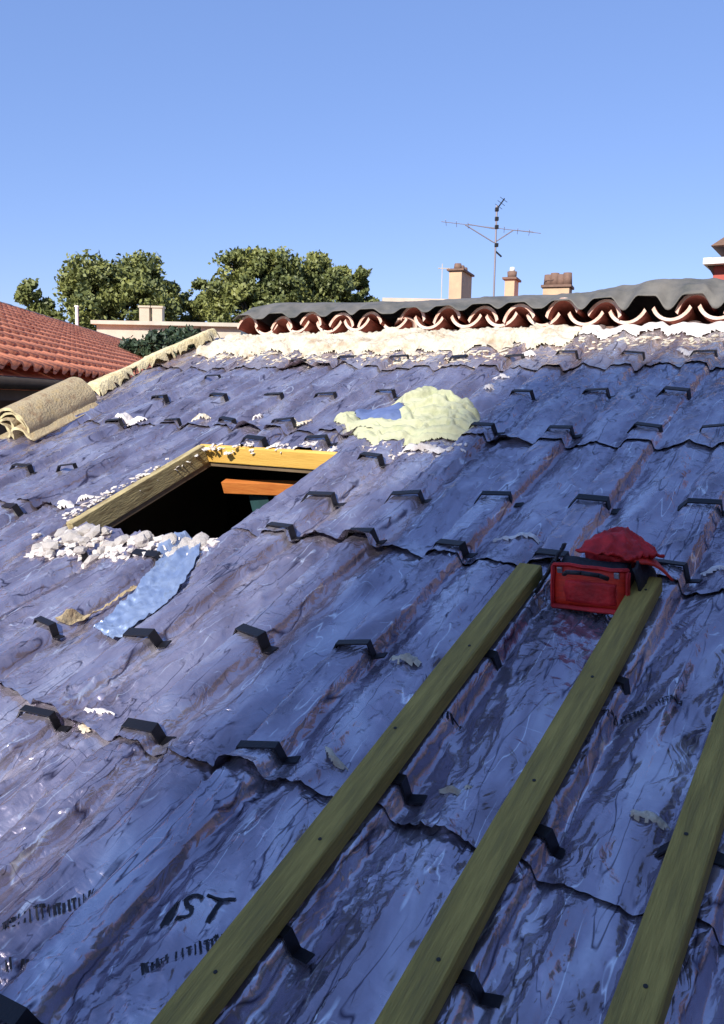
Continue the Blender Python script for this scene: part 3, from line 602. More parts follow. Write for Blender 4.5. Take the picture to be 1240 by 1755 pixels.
def clothtop(U_, V_):
    Uw = U_ + .022 * perlin(U_ * 8, V_ * 8, 110); Vw = V_ + .022 * perlin(U_ * 8, V_ * 8, 109); h = 0 * U_ + .008
    for k, (P, hh, ww) in enumerate(CR):
        wv = .72 * ww * (1 + .5 * perlin(U_ * 4, V_ * 4, 200 + k)); dd = dpoly(Uw, Vw, P) / wv
        h = np.maximum(h, .62 * hh * (1 + .25 * perlin(U_ * 6, V_ * 6, 230 + k)) * np.sqrt(np.clip(1 - dd * dd, 0, 1)) + .008)
    return h + .006 * (ridged(U_ * 14, V_ * 24 + U_ * 8, 113, 4) - .2)
o = heightpatch('crumpled_cloth', cl, .006, clothtop, 'cloth', 'crumpled pale green cloth lying on the foil above the opening', 'cloth', 13, .04)
bl = [uv(*q) for q in ((605, 712), (635, 697), (680, 694), (705, 706), (690, 722), (640, 722))]
o2 = heightpatch('blue_lining', bl, .009, lambda a, b: .022 + .01 * perlin(a * 12, b * 12, 114), 'bluecloth', 'blue cloth patch showing at the left of the pale green cloth', 'cloth', 15, .02)
# ------------------------------------------------------------------ felt roll
def felt_sheet(profile, L, th, name, bend=.0):
    P = np.array(profile); n = len(P); D = np.gradient(P, axis=0); D /= np.linalg.norm(D, axis=1)[:, None] + 1e-9; Nn = np.stack([-D[:, 1], D[:, 0]], 1)
    ny = 16; V = []; 
    for side in (1, -1):
        for j in range(ny):
            y = L * j / (ny - 1); off = Nn * th / 2 * side
            wob = .006 * perlin(P[:, 0] * 12 + j * .35, P[:, 1] * 12, 120) 
            V.append(np.stack([P[:, 0] + off[:, 0] + wob, np.full(n, y) + (.012 * perlin(P[:, 0] * 14, P[:, 1] * 14 + side, 121) if j == 0 else 0), P[:, 1] + off[:, 1] + wob * .5], 1))
    V = np.concatenate(V); F = []; mi = []
    base = n * ny
    for j in range(ny - 1):
        for i in range(n - 1):
            a = j * n + i; F.append((a, a + 1, a + n + 1, a + n)); mi.append(0); a += base; F.append((a, a + n, a + n + 1, a + 1)); mi.append(0)
    for i in range(n - 1):
        F.append((i, base + i, base + i + 1, i + 1)); mi.append(1); a = (ny - 1) * n + i; F.append((a, a + 1, base + a + 1, base + a)); mi.append(1)
    for j in range(ny - 1):
        a = j * n; F.append((a, a + n, base + a + n, base + a)); mi.append(1); a = j * n + n - 1; F.append((a, base + a, base + a + n, a + n)); mi.append(1)
    me = npmesh(name, V, F, True, mi); bm = bmesh.new(); bm.from_mesh(me); bmesh.ops.recalc_face_normals(bm, faces=bm.faces[:])
    for e in bm.edges:
        if len({f.material_index for f in e.link_faces}) > 1: e.smooth = False
    bm.to_mesh(me); bm.free(); return me
def smoothp(P, k=60):
    P = np.array(P, float); t = np.linspace(0, len(P) - 1, k); out = []
    for x in t:
        i = min(int(x), len(P) - 2); f = x - i; p0, p1, p2, p3 = P[max(i - 1, 0)], P[i], P[i + 1], P[min(i + 2, len(P) - 1)]
        out.append(.5 * (2 * p1 + (p2 - p0) * f + (2 * p0 - 5 * p1 + 4 * p2 - p3) * f * f + (3 * p1 - p0 - 3 * p2 + p3) * f ** 3))
    return np.array(out)
roll = empty('felt_roll', at(-4.90, 3.16, -.02, .06) @ Matrix.Diagonal((.95, 1, .84, 1)), 'loosely rolled brown felt insulation lying at the left verge', 'insulation roll')
Lr = .60
me = felt_sheet(smoothp([(-.155, .17), (-.13, .215), (-.07, .245), (0, .25), (.06, .225), (.10, .17), (.125, .11), (.125, .06)], 60), Lr, .020, 'outer_layer'); local(roll, 'outer_layer', me, ['felt', 'felt_edge'])
me = felt_sheet(smoothp([(-.14, .14), (-.11, .185), (-.05, .212), (.01, .212), (.06, .17), (.085, .11), (.07, .07)], 50), Lr - .02, .018, 'middle_layer'); local(roll, 'middle_layer', me, ['felt', 'felt_edge'], (0, .01, 0))
me = felt_sheet(smoothp([(-.19, .03), (-.15, .015), (-.09, .03), (-.06, .07), (-.08, .12), (-.12, .15), (-.075, .172), (-.02, .165), (.0, .12), (-.02, .05)], 60), Lr - .04, .017, 'inner_fold'); local(roll, 'inner_fold', me, ['felt', 'felt_edge'], (0, -.005, 0))
me = felt_sheet(smoothp([(-.03, .015), (-.02, .075), (.03, .11), (.09, .09), (.145, .035), (.17, .012)], 40), Lr, .018, 'lower_fold'); local(roll, 'lower_fold', me, ['felt', 'felt_edge'], (0, -.02, 0))
if 0: me = felt_sheet(smoothp([(.165, .06), (.20, .075), (.215, .05), (.20, .015), (.10, .012)], 30), Lr - .02, .018, 'side_fold')
# ------------------------------------------------------------------ red tool bag
ub, vb = uv(1015, 1040); bag = empty('tool_bag', at(ub - .005, vb + .015, -.005, .04) @ Matrix.Diagonal((.94, .94, .88, 1)), 'open red tool bag with black sides lying between the batten ends', 'tool bag')
def soft(me, amp, fr, seed):
    for v in me.vertices:
        c = v.co; d_ = amp * float(perlin(c.x * fr + c.z * fr * .7, c.y * fr + c.z * fr, seed)); v.co = c + Vector((d_, d_ * .7, d_))
    return me
def sbox(c, size, bev, cuts=6, rot=None):
    bm = bmesh.new(); bmesh.ops.create_cube(bm, size=1)
    for v in bm.verts: v.co = Vector((v.co.x * size[0], v.co.y * size[1], v.co.z * size[2]))
    bmesh.ops.bevel(bm, geom=bm.edges[:], offset=bev, segments=2, affect='EDGES'); bmesh.ops.subdivide_edges(bm, edges=[e for e in bm.edges if e.calc_length() > min(size) * .4], cuts=cuts, use_grid_fill=True)
    m = MB(); m.add(bm, Matrix.Translation(c) @ (rot.to_4x4() if rot else Matrix())); return m
RX = lambda a: Matrix.Rotation(a, 3, 'X')
tiltb = RX(.18)
local(bag, 'bag_body', soft(sbox((0, .055, .068), (.245, .10, .13), .016, rot=tiltb).mesh('bag_body', True), .008, 12, 130), 'bagblack')
local(bag, 'front_panel', soft(sbox((0, -.012, .077), (.235, .016, .148), .006, 5, rot=RX(-.28)).mesh('front_panel', True), .004, 14, 131), 'red_panel')
for sx in (-1, 1):
    local(bag, 'red_piping', soft(sbox((sx * .122, -.018, .077), (.013, .02, .152), .005, 4, rot=RX(-.28)).mesh('red_piping', True), .004, 14, 131), 'red')
local(bag, 'bottom_piping', soft(sbox((0, -.044, .012), (.25, .02, .016), .006, 4).mesh('bottom_piping', True), .005, 14, 132), 'red')
local(bag, 'top_piping', soft(sbox((0, .004, .152), (.25, .014, .014), .005, 4).mesh('top_piping', True), .005, 14, 133), 'red')
local(bag, 'front_pocket', soft(sbox((.004, -.022, .066), (.175, .014, .088), .006, 6, rot=RX(-.28)).mesh('front_pocket', True), .006, 13, 136), 'red')
for sx in (-.098, .088):
    buckle = MB(); buckle.box((sx, -.006, .136), (.018, .01, .022), bevel=.003); local(bag, 'buckle', buckle.mesh('buckle'), 'steel')
local(bag, 'rear_compartment', soft(sbox((.03, .165, .10), (.20, .10, .12), .03, 6, rot=Matrix.Rotation(-.35, 3, 'Z') @ RX(-.3)).mesh('rear_compartment', True), .022, 11, 137), 'red')
hd = MB(); hp_ = [(-.07, .03, .15), (-.05, .02, .185), (.0, .015, .20), (.05, .02, .185), (.07, .03, .15)]
for p_, q_ in zip(hp_[:-1], hp_[1:]): hd.cyl(p_, q_, .008, seg=8)
local(bag, 'carry_handle', hd.mesh('carry_handle', True), 'bagblack', rot=(.5, 0, 0))
# flap thrown back up the slope, folded
def sheet(P4, nu, nv, fn, name, th=.008):
    a, b, c, d4 = [np.array(p, float) for p in P4]; s = np.linspace(0, 1, nu)[:, None, None]; t = np.linspace(0, 1, nv)[None, :, None]
    G = (a * (1 - s) + b * s) * (1 - t) + (d4 * (1 - s) + c * s) * t; G = G + fn(s[..., 0], t[..., 0])[..., None] * np.array([0, 0, 1.])
    me = npmesh(name, G.reshape(-1, 3), gridfaces(nu, nv)); bm = bmesh.new(); bm.from_mesh(me); bmesh.ops.solidify(bm, geom=bm.faces[:], thickness=th); bm.to_mesh(me); bm.free(); 
    for p in me.polygons: p.use_smooth = True
    return me
fl_fn = lambda s, t: .055 * np.sin(t * np.pi) * (.6 + .4 * np.sin(s * 5)) + .02 * ridged(s * 3, t * 3, 140, 2) + .010 * perlin(s * 7, t * 7, 141)
local(bag, 'open_flap', sheet([(-.07, .085, .15), (.12, .07, .155), (.20, .15, .12), (.04, .32, .12)], 30, 24, fl_fn, 'open_flap'), 'red')
local(bag, 'flap_edging', sheet([(.10, .07, .16), (.15, .07, .15), (.235, .12, .06), (.17, .17, .10)], 16, 20, lambda s, t: .02 * np.sin(t * np.pi) + 0 * s, 'flap_edging'), 'red_panel')
side = sheet([(-.13, .02, .14), (-.13, .15, .145), (-.20, .15, .02), (-.20, .0, .01)], 14, 12, lambda s, t: .02 * ridged(s * 2.5, t * 2.5, 143), 'side_panel'); local(bag, 'side_panel', side, 'bagblack')
side = sheet([(.13, .02, .14), (.13, .15, .145), (.175, .15, .02), (.165, .0, .01)], 14, 12, lambda s, t: .015 * ridged(s * 2.5, t * 2.5, 144), 'side_panel'); local(bag, 'side_panel', side, 'bagblack')
# ------------------------------------------------------------------ canal tiles along the ridge
tr = empty('ridge_tile_row', MG @ Matrix.Translation((-2.5, .1, 0)), 'row of curved terracotta tiles with pale ends along the ridge', 'tiles')
def arch(wd, ht, th, L, up, taper):
    n = 12; V = []; F = []; mi = []; a0_ = .13 * math.pi; cs_ = math.cos(a0_); sn_ = math.sin(a0_)
    for (y, k) in ((0, 1.0), (L, taper)):
        for r in (1, 0):
            for i in range(n + 1):
                a = a0_ + (math.pi - 2 * a0_) * i / n; q = th * (1 - r)
                x = -math.cos(a) / cs_ * (wd / 2 - q * .8) * k; z = (math.sin(a) - sn_) / (1 - sn_) * ht * k - q * k
                V.append((x, y, z if up else -z))
    m = n + 1
    for i in range(n):
        F.append((i, i + 1, 2 * m + i + 1, 2 * m + i)); mi.append(0)               # outside
        F.append((m + i, 3 * m + i, 3 * m + i + 1, m + i + 1)); mi.append(0)       # inside
        F.append((i, m + i, m + i + 1, i + 1)); mi.append(1)                       # near end
        F.append((2 * m + i, 2 * m + i + 1, 3 * m + i + 1, 3 * m + i)); mi.append(0)
    for i in (0, n): F.append((i, 2 * m + i, 3 * m + i, m + i)); mi.append(0)
    me = npmesh('tile', V, F, True, mi); bm = bmesh.new(); bm.from_mesh(me); bmesh.ops.recalc_face_normals(bm, faces=bm.faces[:])
    for e in bm.edges:
        if len({f.material_index for f in e.link_faces}) > 1: e.smooth = False
    bm.to_mesh(me); bm.free(); me.materials.append(M_['tile_in']); me.materials.append(M_['tile_edge']); return me
cov = arch(.225, .098, .020, .42, True, .85); cha = arch(.235, .078, .019, .42, False, .85)
TILE_X = []; x = -4.78
def ridge_x(px, py):                                 # where the sight line meets the upright plane over the ridge
    d_ = wray(px, py); Pn = Vector((0, 0, EYE)); t = (RID - Pn).dot(HW) / d_.dot(HW); P = Pn + d_ * t - RID; return P.dot(R), P.z
for px in (428, 484, 538, 590, 640, 708, 768, 832, 892, 968, 1038, 1112, 1190, 1275, 1365): TILE_X.append(ridge_x(px, 540)[0])
sl = math.atan(slope)
for i, x in enumerate(TILE_X):
    r = random.Random(i); zz = .070 + r.uniform(-.012, .012) + (.02 if i in (5, 9, 12) else 0)
    if i != 11:
        o = bpy.data.objects.new('cover_tile', cov); COL.objects.link(o); o.parent = tr; o.location = (x + 2.5 + r.uniform(-.01, .01), -.13 + r.uniform(-.03, .02), zz)
        o.rotation_euler = (-sl * .6 + r.uniform(-.05, .05), r.uniform(-.16, .16), -r.uniform(-.1, .12)); s_ = 1.0 if x > -3.4 else .96; o.scale = (s_, 1, s_)
    xn = TILE_X[i + 1] if i + 1 < len(TILE_X) else x + .25
    if i < len(TILE_X) - 1:
        o = bpy.data.objects.new('channel_tile', cha); COL.objects.link(o); o.parent = tr; o.location = ((x + xn) / 2 + 2.5, -.11 + r.uniform(-.02, .02), .088 + r.uniform(-.006, .006))
        o.rotation_euler = (-sl * .6, r.uniform(-.06, .06), r.uniform(-.06, .06))
# broken tile piece leaning in the row
b = arch(.18, .09, .014, .2, True, .9); o = bpy.data.objects.new('broken_tile', b); COL.objects.link(o); o.parent = tr; o.location = (ridge_x(695, 550)[0] + 2.5, -.1, .03); o.rotation_euler = (-.3, .9, .5); o['label'] = 'pale broken tile piece leaning in the row'
b.materials.clear(); b.materials.append(M_['tile_edge']); b.materials.append(M_['tile_edge'])
bed = MB(); bed.box(((UL + UR) / 2 + 2.5, .02, -.02), (UR - UL, .12, .05)); local(tr, 'mortar_bed', bed.mesh('mortar_bed'), 'chim_tile')
# ------------------------------------------------------------------ tarpaulin over the ridge
TOP = [(408, 540), (425, 521), (450, 515), (520, 514), (600, 514), (680, 512), (760, 508), (850, 502), (930, 500), (1000, 495), (1060, 484), (1140, 472), (1240, 474), (1330, 470), (1420, 476)]
tx = [ridge_x(a, b)[0] for a, b in TOP]; tz = [ridge_x(a, b)[1] for a, b in TOP]
us = np.linspace(tx[0], 1.4, 420); ztop = np.interp(us, tx, tz); cs = np.linspace(0, 1, 64)
U_, C_ = np.meshgrid(us, cs, indexing='ij'); ZT = ztop[:, None] + 0 * C_
phase = np.array([min(abs(x - q) for q in TILE_X) for x in us])[:, None]
archz = .166 - .11 * sstep(.05, .13, phase) * (.35 + .5 * sstep(-2.6, -1.2, us)[:, None])
# front hem height follows the tiles, rises to the roll top, then falls away behind
hem = np.minimum(archz, ZT - .03)
t = C_; Yp = -.085 + .03 * perlin(U_ * 3, 1.1, 151) * (1 - t) + t * .95
f_up = np.sin(np.clip(t / .30, 0, 1) * np.pi / 2) ** 1.0
Z = hem + (ZT - hem) * f_up; back = np.clip(t - .30, 0, 1); Z = Z - back * .95 * (slope * 1.15) - .25 * back ** 2
fold = .018 * (ridged(U_ * 3.2 + t * 3, t * 4 - U_ * 1.2, 152, 3) - .3) + .010 * (ridged(U_ * 5 - t * 6, t * 7, 153, 2) - .3) + .008 * perlin(U_ * 3, t * 4, 154)
big = sstep(-2.2, -1.2, U_); Z += fold * (.5 + 1.1 * big) * np.sin(np.clip(t * 5, .12, 1) * np.pi / 2) * (1 - .85 * np.exp(-((t - .3) / .10) ** 2))
Yp = Yp - .05 * big * np.sin(np.clip(t / .3, 0, 1) * np.pi) + .012 * perlin(U_ * 7, t * 9, 155)
me = npmesh('tarpaulin', np.stack([U_, Yp, Z], -1).reshape(-1, 3), gridfaces(len(us), 64)); bm = bmesh.new(); bm.from_mesh(me); bmesh.ops.solidify(bm, geom=bm.faces[:], thickness=.004); bm.to_mesh(me); bm.free()
for p in me.polygons: p.use_smooth = True
tag(link('tarpaulin', me, 'tarp', mw=MG), 'long dark grey-green tarpaulin bunched over the ridge tiles', 'tarpaulin')
# ------------------------------------------------------------------ neighbour's red roof (left)
CD = Vector((math.sin(math.radians(-3.04)), math.cos(math.radians(-3.04)), 0)); CL = Vector((-CD.y, CD.x, 0))   # along its eave, and away to the left
nb = empty('neighbour_house', Matrix.Translation(CL * 2.9 + CD * 7), 'neighbouring house with red tiled roof and dark eaves at the left', 'house')
Le = 2.6; zE = EYE + .19; WD = 4.1; rise = 1.64; ang = math.atan2(rise, WD); s0, s1 = 6.9, 40.0
def nb_pt(s, d_): return CD * s + CL * (Le + d_ * math.cos(ang)) + Vector((0, 0, zE + d_ * math.sin(ang)))
def nbp(name, me, m, mw=None):
    o = link(name, me, m); o.parent = nb; o.matrix_parent_inverse = nb.matrix_world.inverted()
    if mw is not None: o.matrix_world = mw
    return o
LS = math.hypot(WD, rise)
bm = bmesh.new(); q = [nb_pt(s0, 0), nb_pt(s1, 0), nb_pt(s1, LS), nb_pt(s0, LS)]; q2 = [p + CL * 2 * (WD - 0) * k for p, k in zip(q, (0, 0, 0, 0))]
def slab(pts, th):
    bm = bmesh.new(); a = [bm.verts.new(p) for p in pts]; b = [bm.verts.new(p - Vector((0, 0, th))) for p in pts]; bm.faces.new(a); bm.faces.new(b[::-1])
    for i in range(len(pts)): bm.faces.new((a[i], b[i], b[(i + 1) % len(pts)], a[(i + 1) % len(pts)]))
    bmesh.ops.recalc_face_normals(bm, faces=bm.faces[:]); m = MB(); m.add(bm, Matrix()); return m.mesh('slab')
nbp('roof_slope', slab([p - Vector((0, 0, .06)) for p in q], .1), 'tile_roof')
rr = [nb_pt(s0, LS), nb_pt(s1, LS), nb_pt(s1, LS) + CL * WD * 1.0 - Vector((0, 0, rise)), nb_pt(s0, LS) + CL * WD - Vector((0, 0, rise))]
nbp('rear_slope', slab([p - Vector((0, 0, .06)) for p in rr], .1), 'tile_roof')
wallp = MB(); a0 = CD * (s0 + .3) + CL * (Le + .38); a1 = CD * (s1 - .3) + CL * (Le + .38); c1 = a1 + CL * (2 * WD - .76); c0_ = a0 + CL * (2 * WD - .76)
wallp.prism([(p.x, p.y) for p in (a0, a1, c1, c0_)], 0, zE - .12); nbp('wall', wallp.mesh('wall'), 'fascia')
fa = slab([CD * s0 + CL * (Le + .02) + Vector((0, 0, zE - .09)), CD * s1 + CL * (Le + .02) + Vector((0, 0, zE - .09)), CD * s1 + CL * (Le + .36) + Vector((0, 0, zE - .09)), CD * s0 + CL * (Le + .36) + Vector((0, 0, zE - .09))], .16); nbp('soffit_board', fa, 'fascia')
gt = MB(); gt.cyl(CD * s0 + CL * (Le - .05) + Vector((0, 0, zE - .10)), CD * s1 + CL * (Le - .05) + Vector((0, 0, zE - .10)), .055, seg=10); nbp('gutter', gt.mesh('gutter', True), 'fascia')
lg = MB(); lg.prism([(p.x, p.y) for p in (a0 - CL * .04, a1 - CL * .04, a1, a0)], zE - .42, zE - .37); nbp('wall_ledge', lg.mesh('wall_ledge'), 'gutter')
# one roman tile: low hump plus flat pan, stepped over the next course
PT, PC = .30, .35
def tile_verts():
    pr = [(-.15, .005), (-.11, .045), (-.06, .062), (-.01, .045), (.03, .008), (.09, .0), (.15, .005)]; V = []
    for y, dz in ((0, .03), (PC + .03, .0)):
        for x, z in pr: V.append((x, y, z + dz))
    for x, z in pr: V.append((x, 0, z + .03 - .022))
    F = [(i, i + 1, 8 + i, 7 + i) for i in range(6)] + [(14 + i, 15 + i, i + 1, i) for i in range(6)]
    return np.array(V), np.array(F)
TV, TF = tile_verts(); tme = npmesh('tile', TV, TF, True); tme.materials.append(M_['tile_roof'])
RBm = Matrix((CD, CL * math.cos(ang) + Vector((0, 0, math.sin(ang))), (CD.cross(CL * math.cos(ang) + Vector((0, 0, math.sin(ang))))))).transposed().to_4x4()
nc = int((s1 - s0) / PT); nr = int(LS / PC) + 1; allt = []
for i in range(nc):
    for k in range(nr):
        s_ = s0 + (i + .5) * PT; P = nb_pt(s_, k * PC); az_ = math.atan2(P.x, P.y)
        vis = az_ > math.radians(-23.5); allt.append((0 if vis else 1, P.length, i, k, P))
allt.sort(key=lambda t: (t[0], t[1])); SV = []; SF = []; nn = 0
for idx, (_, _, i, k, P) in enumerate(allt):
    r = random.Random(i * 97 + k); m = Matrix.Translation(P + Vector((0, 0, r.uniform(-.003, .006)))) @ RBm @ Matrix.Rotation(r.uniform(-.02, .02), 4, 'Z')
    if idx < 290:
        o = bpy.data.objects.new('roof_tile', tme); COL.objects.link(o); o.parent = nb; o.matrix_parent_inverse = nb.matrix_world.inverted(); o.matrix_world = m
    else:
        Mx = np.array(m); V = TV @ Mx[:3, :3].T + Mx[:3, 3]; SV.append(V); SF.append(TF + nn); nn += len(TV)
o = nbp('roof_tiles_beyond', npmesh('roof_tiles_beyond', np.concatenate(SV), np.concatenate(SF), True), 'tile_roof'); o['kind'] = 'stuff'
rc = arch(.24, .09, .015, .42, True, .95); rc.materials.clear(); rc.materials.append(M_['cap_tile']); rc.materials.append(M_['cap_tile'])
s_ = s0
while s_ < s1 - .4:
    P = nb_pt(s_, LS) + Vector((0, 0, .0)); o = bpy.data.objects.new('ridge_cap_tile', rc); COL.objects.link(o); o.parent = nb; o.matrix_parent_inverse = nb.matrix_world.inverted()
    o.matrix_world = Matrix.Translation(P) @ Matrix((-CL, CD, Vector((0, 0, 1)))).transposed().to_4x4() @ Matrix.Rotation(random.uniform(-.02, .02), 4, 'X'); s_ += .38
# ------------------------------------------------------------------ far buildings
def bldg(px0, px1, pytop, y, depth, name, label, cat, m, group=None):
    a, b = far(px0, pytop, y), far(px1, pytop, y); e = empty(name, Matrix.Translation((a.x, a.y, 0)), label, cat)
    me = MB().box((((b.x - a.x) / 2), depth / 2, a.z / 2), (b.x - a.x, depth, a.z)).mesh('wall'); local(e, 'wall', me, m); return e, a, b
e, a, b = bldg(165, 412, 556, 34, 6, 'flat_roofed_building', 'long low cream building behind the dark shrub, between the roofs', 'building', 'wallB')
cp = MB().box(((b.x - a.x) / 2, 0, a.z + .07), (b.x - a.x + .3, .5, .14)).mesh('parapet_coping'); local(e, 'parapet_coping', cp, 'wallB')
for px in (249, 271):
    P = far(px, 545, 34.6); mb = MB(); mb.box((P.x - a.x, P.y - a.y, a.z + .40), (.38, .4, .62)); mb.box((P.x - a.x, P.y - a.y, a.z + .74), (.46, .48, .07)); local(e, 'chimney', mb.mesh('chimney'), 'wallA')
P0 = far(131, 556, 30); pe = MB(); P1 = far(131, 525, 30); pe.cyl((0, 0, 0), (0, 0, P1.z), .055, seg=8); pe.box((0, 0, P1.z), (.12, .12, .05))
o = link('white_post', pe.mesh('white_post'), 'whitepaint'); o.location = (P1.x, P1.y, 0); tag(o, 'thin white post in front of the left tree', 'post')
e, a, b = bldg(700, 1010, 532, 26, 8, 'rear_house', 'house behind the ridge carrying three chimneys', 'house', 'wallA'); RHa = a
rt = MB(); rt.prism([(-.4, a.z), ((b.x - a.x) + .4, a.z), ((b.x - a.x) + .4, a.z + .06), (-.4, a.z + .06)], -4.2, 4.2, Matrix.Translation((0, 4, 0)) @ Matrix.Rotation(math.pi / 2, 4, 'X')); local(e, 'roof', rt.mesh('roof'), 'tile_roof')
wl = far(655, 510, 29); wr = far(775, 510, 29); o = link('white_roof_edge', MB().box((0, 0, wl.z / 2), (wr.x - wl.x, 5, wl.z)).mesh('white_roof_edge'), 'wallB'); o.location = ((wl.x + wr.x) / 2, 31.5, 0); tag(o, 'low white flat-roofed building showing as a thin line above the tarpaulin', 'building')
def chimney(px0, pxc, px1, pyt, pyb, y, label, kind):
    A = far(px0, pyt, y); Cn = far(pxc, pyt, y); D_ = far(px1, pyt, y); wd = (D_.x - A.x); zt_ = A.z; zb = RHa.z - .3
    e = empty('chimney', Matrix.Translation(((A.x + D_.x) / 2, y + .3, zb)) @ Matrix.Rotation(-.34, 4, 'Z'), label, 'chimney', 'chimneys behind the ridge')
    h = zt_ - zb; c, s = math.cos(.28), math.sin(.22); aa = (Cn.x - A.x) / c; bb = (D_.x - Cn.x) / s
    if kind == 'tall':
        aa = min(aa, .7); bb = min(bb, 1.2)
        local(e, 'stack', MB().box((0, 0, (h - .22) / 2), (aa, bb, h - .22)).mesh('stack'), 'chim')
        local(e, 'cap_slab', MB().box((0, 0, h - .19), (aa + .12, bb + .12, .05)).mesh('cap_slab'), 'chim_tile')
        for k in range(3):
            local(e, 'pot', MB().cyl((0, -bb * .3 + bb * .3 * k, h - .165), (0, -bb * .3 + bb * .3 * k, h + .0), .11, .09, 10).mesh('pot', True), 'chim_tile')
    elif kind == 'small':
        local(e, 'stack', MB().box((0, 0, (h - .32) / 2), (aa, bb, h - .32)).mesh('stack'), 'chim')
        local(e, 'cap_slab', MB().box((0, 0, h - .29), (aa + .14, bb + .14, .06)).mesh('cap_slab'), 'chim_tile')
        local(e, 'clay_pot', MB().cyl((0, 0, h - .26), (0, 0, h - .05), .13, .15, 12).mesh('clay_pot', True), 'chim_tile')
        local(e, 'white_cowl', MB().cyl((0, 0, h - .05), (0, 0, h + .08), .09, .07, 12).mesh('white_cowl', True), 'whitepaint')
    else:
        local(e, 'stack', MB().box((0, 0, (h - .40) / 2), (aa, bb, h - .40)).mesh('stack'), 'chim')
        local(e, 'cap_slab', MB().box((0, 0, h - .37), (aa + .10, bb + .10, .06)).mesh('cap_slab'), 'chim_tile')
        for k in range(4):
            local(e, 'cap_tile', MB().cyl((-aa * .36 + aa * .24 * k, 0, h - .34), (-aa * .36 + aa * .24 * k, 0, h - .05 + .04 * (k % 2)), .13, .11, 10).mesh('cap_tile', True), 'chim_tile')
    return e
chimney(773, 794, 811, 452, 506, 24, 'tall peach chimney with dark cap, left of the television aerial', 'tall')
chimney(868, 884, 893, 460, 500, 27, 'narrow peach chimney with white cowl, middle of three', 'small')
chimney(935, 978, 987, 464, 497, 23, 'broad low chimney with clay tile cap, rightmost of three', 'wide')
# aerial
ya = 22; P = far(846, 505, ya); Tz = far(850, 342, ya).z; ae = empty('television_aerial', Matrix.Translation((P.x, P.y, P.z - .5)) @ Matrix.Rotation(.012, 4, 'Y'), 'tall television aerial on a thin mast behind the ridge', 'aerial')
def alocal(px, py): q = far(px, py, ya); return (q.x - P.x, 0, q.z - P.z + .5)
m = MB(); m.cyl((0, 0, 0), (alocal(849, 352)), .022, seg=8); local(ae, 'mast', m.mesh('mast'), 'mast')
m = MB(); A, Bq_, C = alocal(795, 386), alocal(845, 416), alocal(878, 394); m.cyl(A, Bq_, .014, seg=6).cyl(Bq_, C, .014, seg=6); local(ae, 'brace', m.mesh('brace'), 'mast')
m = MB(); m.cyl(alocal(754, 381), alocal(925, 399), .008, seg=6); m.cyl(alocal(800, 385), alocal(845, 392), .012, seg=6); m.cyl(alocal(878, 394), alocal(912, 397), .011, seg=6); local(ae, 'boom', m.mesh('boom'), 'mast')
m = MB()
for px, dy in ((762, 8), (780, 8), (800, 8), (862, 7), (885, 7), (905, 7)):
    a1, a2 = Vector(alocal(px, 382 + (px - 754) * .105)), .22
    m.cyl(a1 + Vector((-.03, -a2, .03)), a1 + Vector((.03, a2, -.03)), .006, seg=5)
local(ae, 'element', m.mesh('element'), 'mast')
m = MB(); m.cyl(alocal(848, 360), alocal(862, 340), .016, seg=6).cyl(alocal(848, 431), alocal(858, 440), .022, seg=6)
for py in (359, 375, 389, 420): q = alocal(849, py); m.box(q, (.09, .08, .09), bevel=.01)
for t_ in (.3, .6, .9):
    q = Vector(alocal(848, 360)).lerp(Vector(alocal(862, 340)), t_); m.cyl(q + Vector((-.09, 0, .06)), q + Vector((.09, 0, -.06)), .006, seg=5)
local(ae, 'clamp', m.mesh('clamp'), 'black')
P2 = far(756, 508, 30); ae2 = empty('small_aerial', Matrix.Translation((P2.x, P2.y, P2.z - .5)), 'small pale aerial left of the tall peach chimney', 'aerial')
z1 = far(756, 452, 30).z - P2.z + .5; m = MB(); m.cyl((0, 0, 0), (0, 0, z1), .015, seg=6); local(ae2, 'mast', m.mesh('mast'), 'wallB')
m = MB(); m.cyl((-.14, 0, z1 - .15), (.26, 0, z1 - .15), .014, seg=6); m.cyl((-.1, -.15, z1 - .15), (-.1, .15, z1 - .15), .008, seg=5).cyl((.2, -.15, z1 - .15), (.2, .15, z1 - .15), .008, seg=5); local(ae2, 'boom', m.mesh('boom'), 'wallB')
# gabled dormer at the right border
yd = 20; A = far(1208, 456, yd); dr = empty('right_house', Matrix.Translation((A.x, A.y, 0)) @ Matrix.Rotation(-.52, 4, 'Z'), 'corner of a red house with white eaves at the right border', 'house')
k = far(1222, 456, yd).x - A.x; local(dr, 'wall', MB().box((k + 3, 2.5, (A.z - .02) / 2), (6, 5, A.z - .02)).mesh('wall'), 'redwall')
zf = far(1208, 444, yd).z; local(dr, 'white_eave', MB().box((3.1, 2.5, (A.z + zf) / 2 - .01), (6.2, 5.6, (zf - A.z) * .9)).mesh('white_eave'), 'whitepaint')
sf = MB(); sf.prism([(.05, A.z - .005), (k + .02, A.z - .005), (k + .02, A.z - .24)], -2, 0, Matrix.Rotation(math.pi / 2, 4, 'X')); local(dr, 'eave_bracket', sf.mesh('eave_bracket'), 'chim_tile')
z2 = far(1226, 430, yd).z; k2 = far(1224, 430, yd).x - A.x; local(dr, 'upper_wall', MB().box((k2 + .25 + 2, 2.5, (z2 + zf) / 2), (4, 4, z2 - zf)).mesh('upper_wall'), 'redwall')
sf = MB(); sf.prism([(k2, z2), (4, z2), (4, z2 + 1.4), (k2 + .35, z2 + .22)], -3.5, .6, Matrix.Rotation(math.pi / 2, 4, 'X')); local(dr, 'upper_roof', sf.mesh('upper_roof'), 'chim_tile')
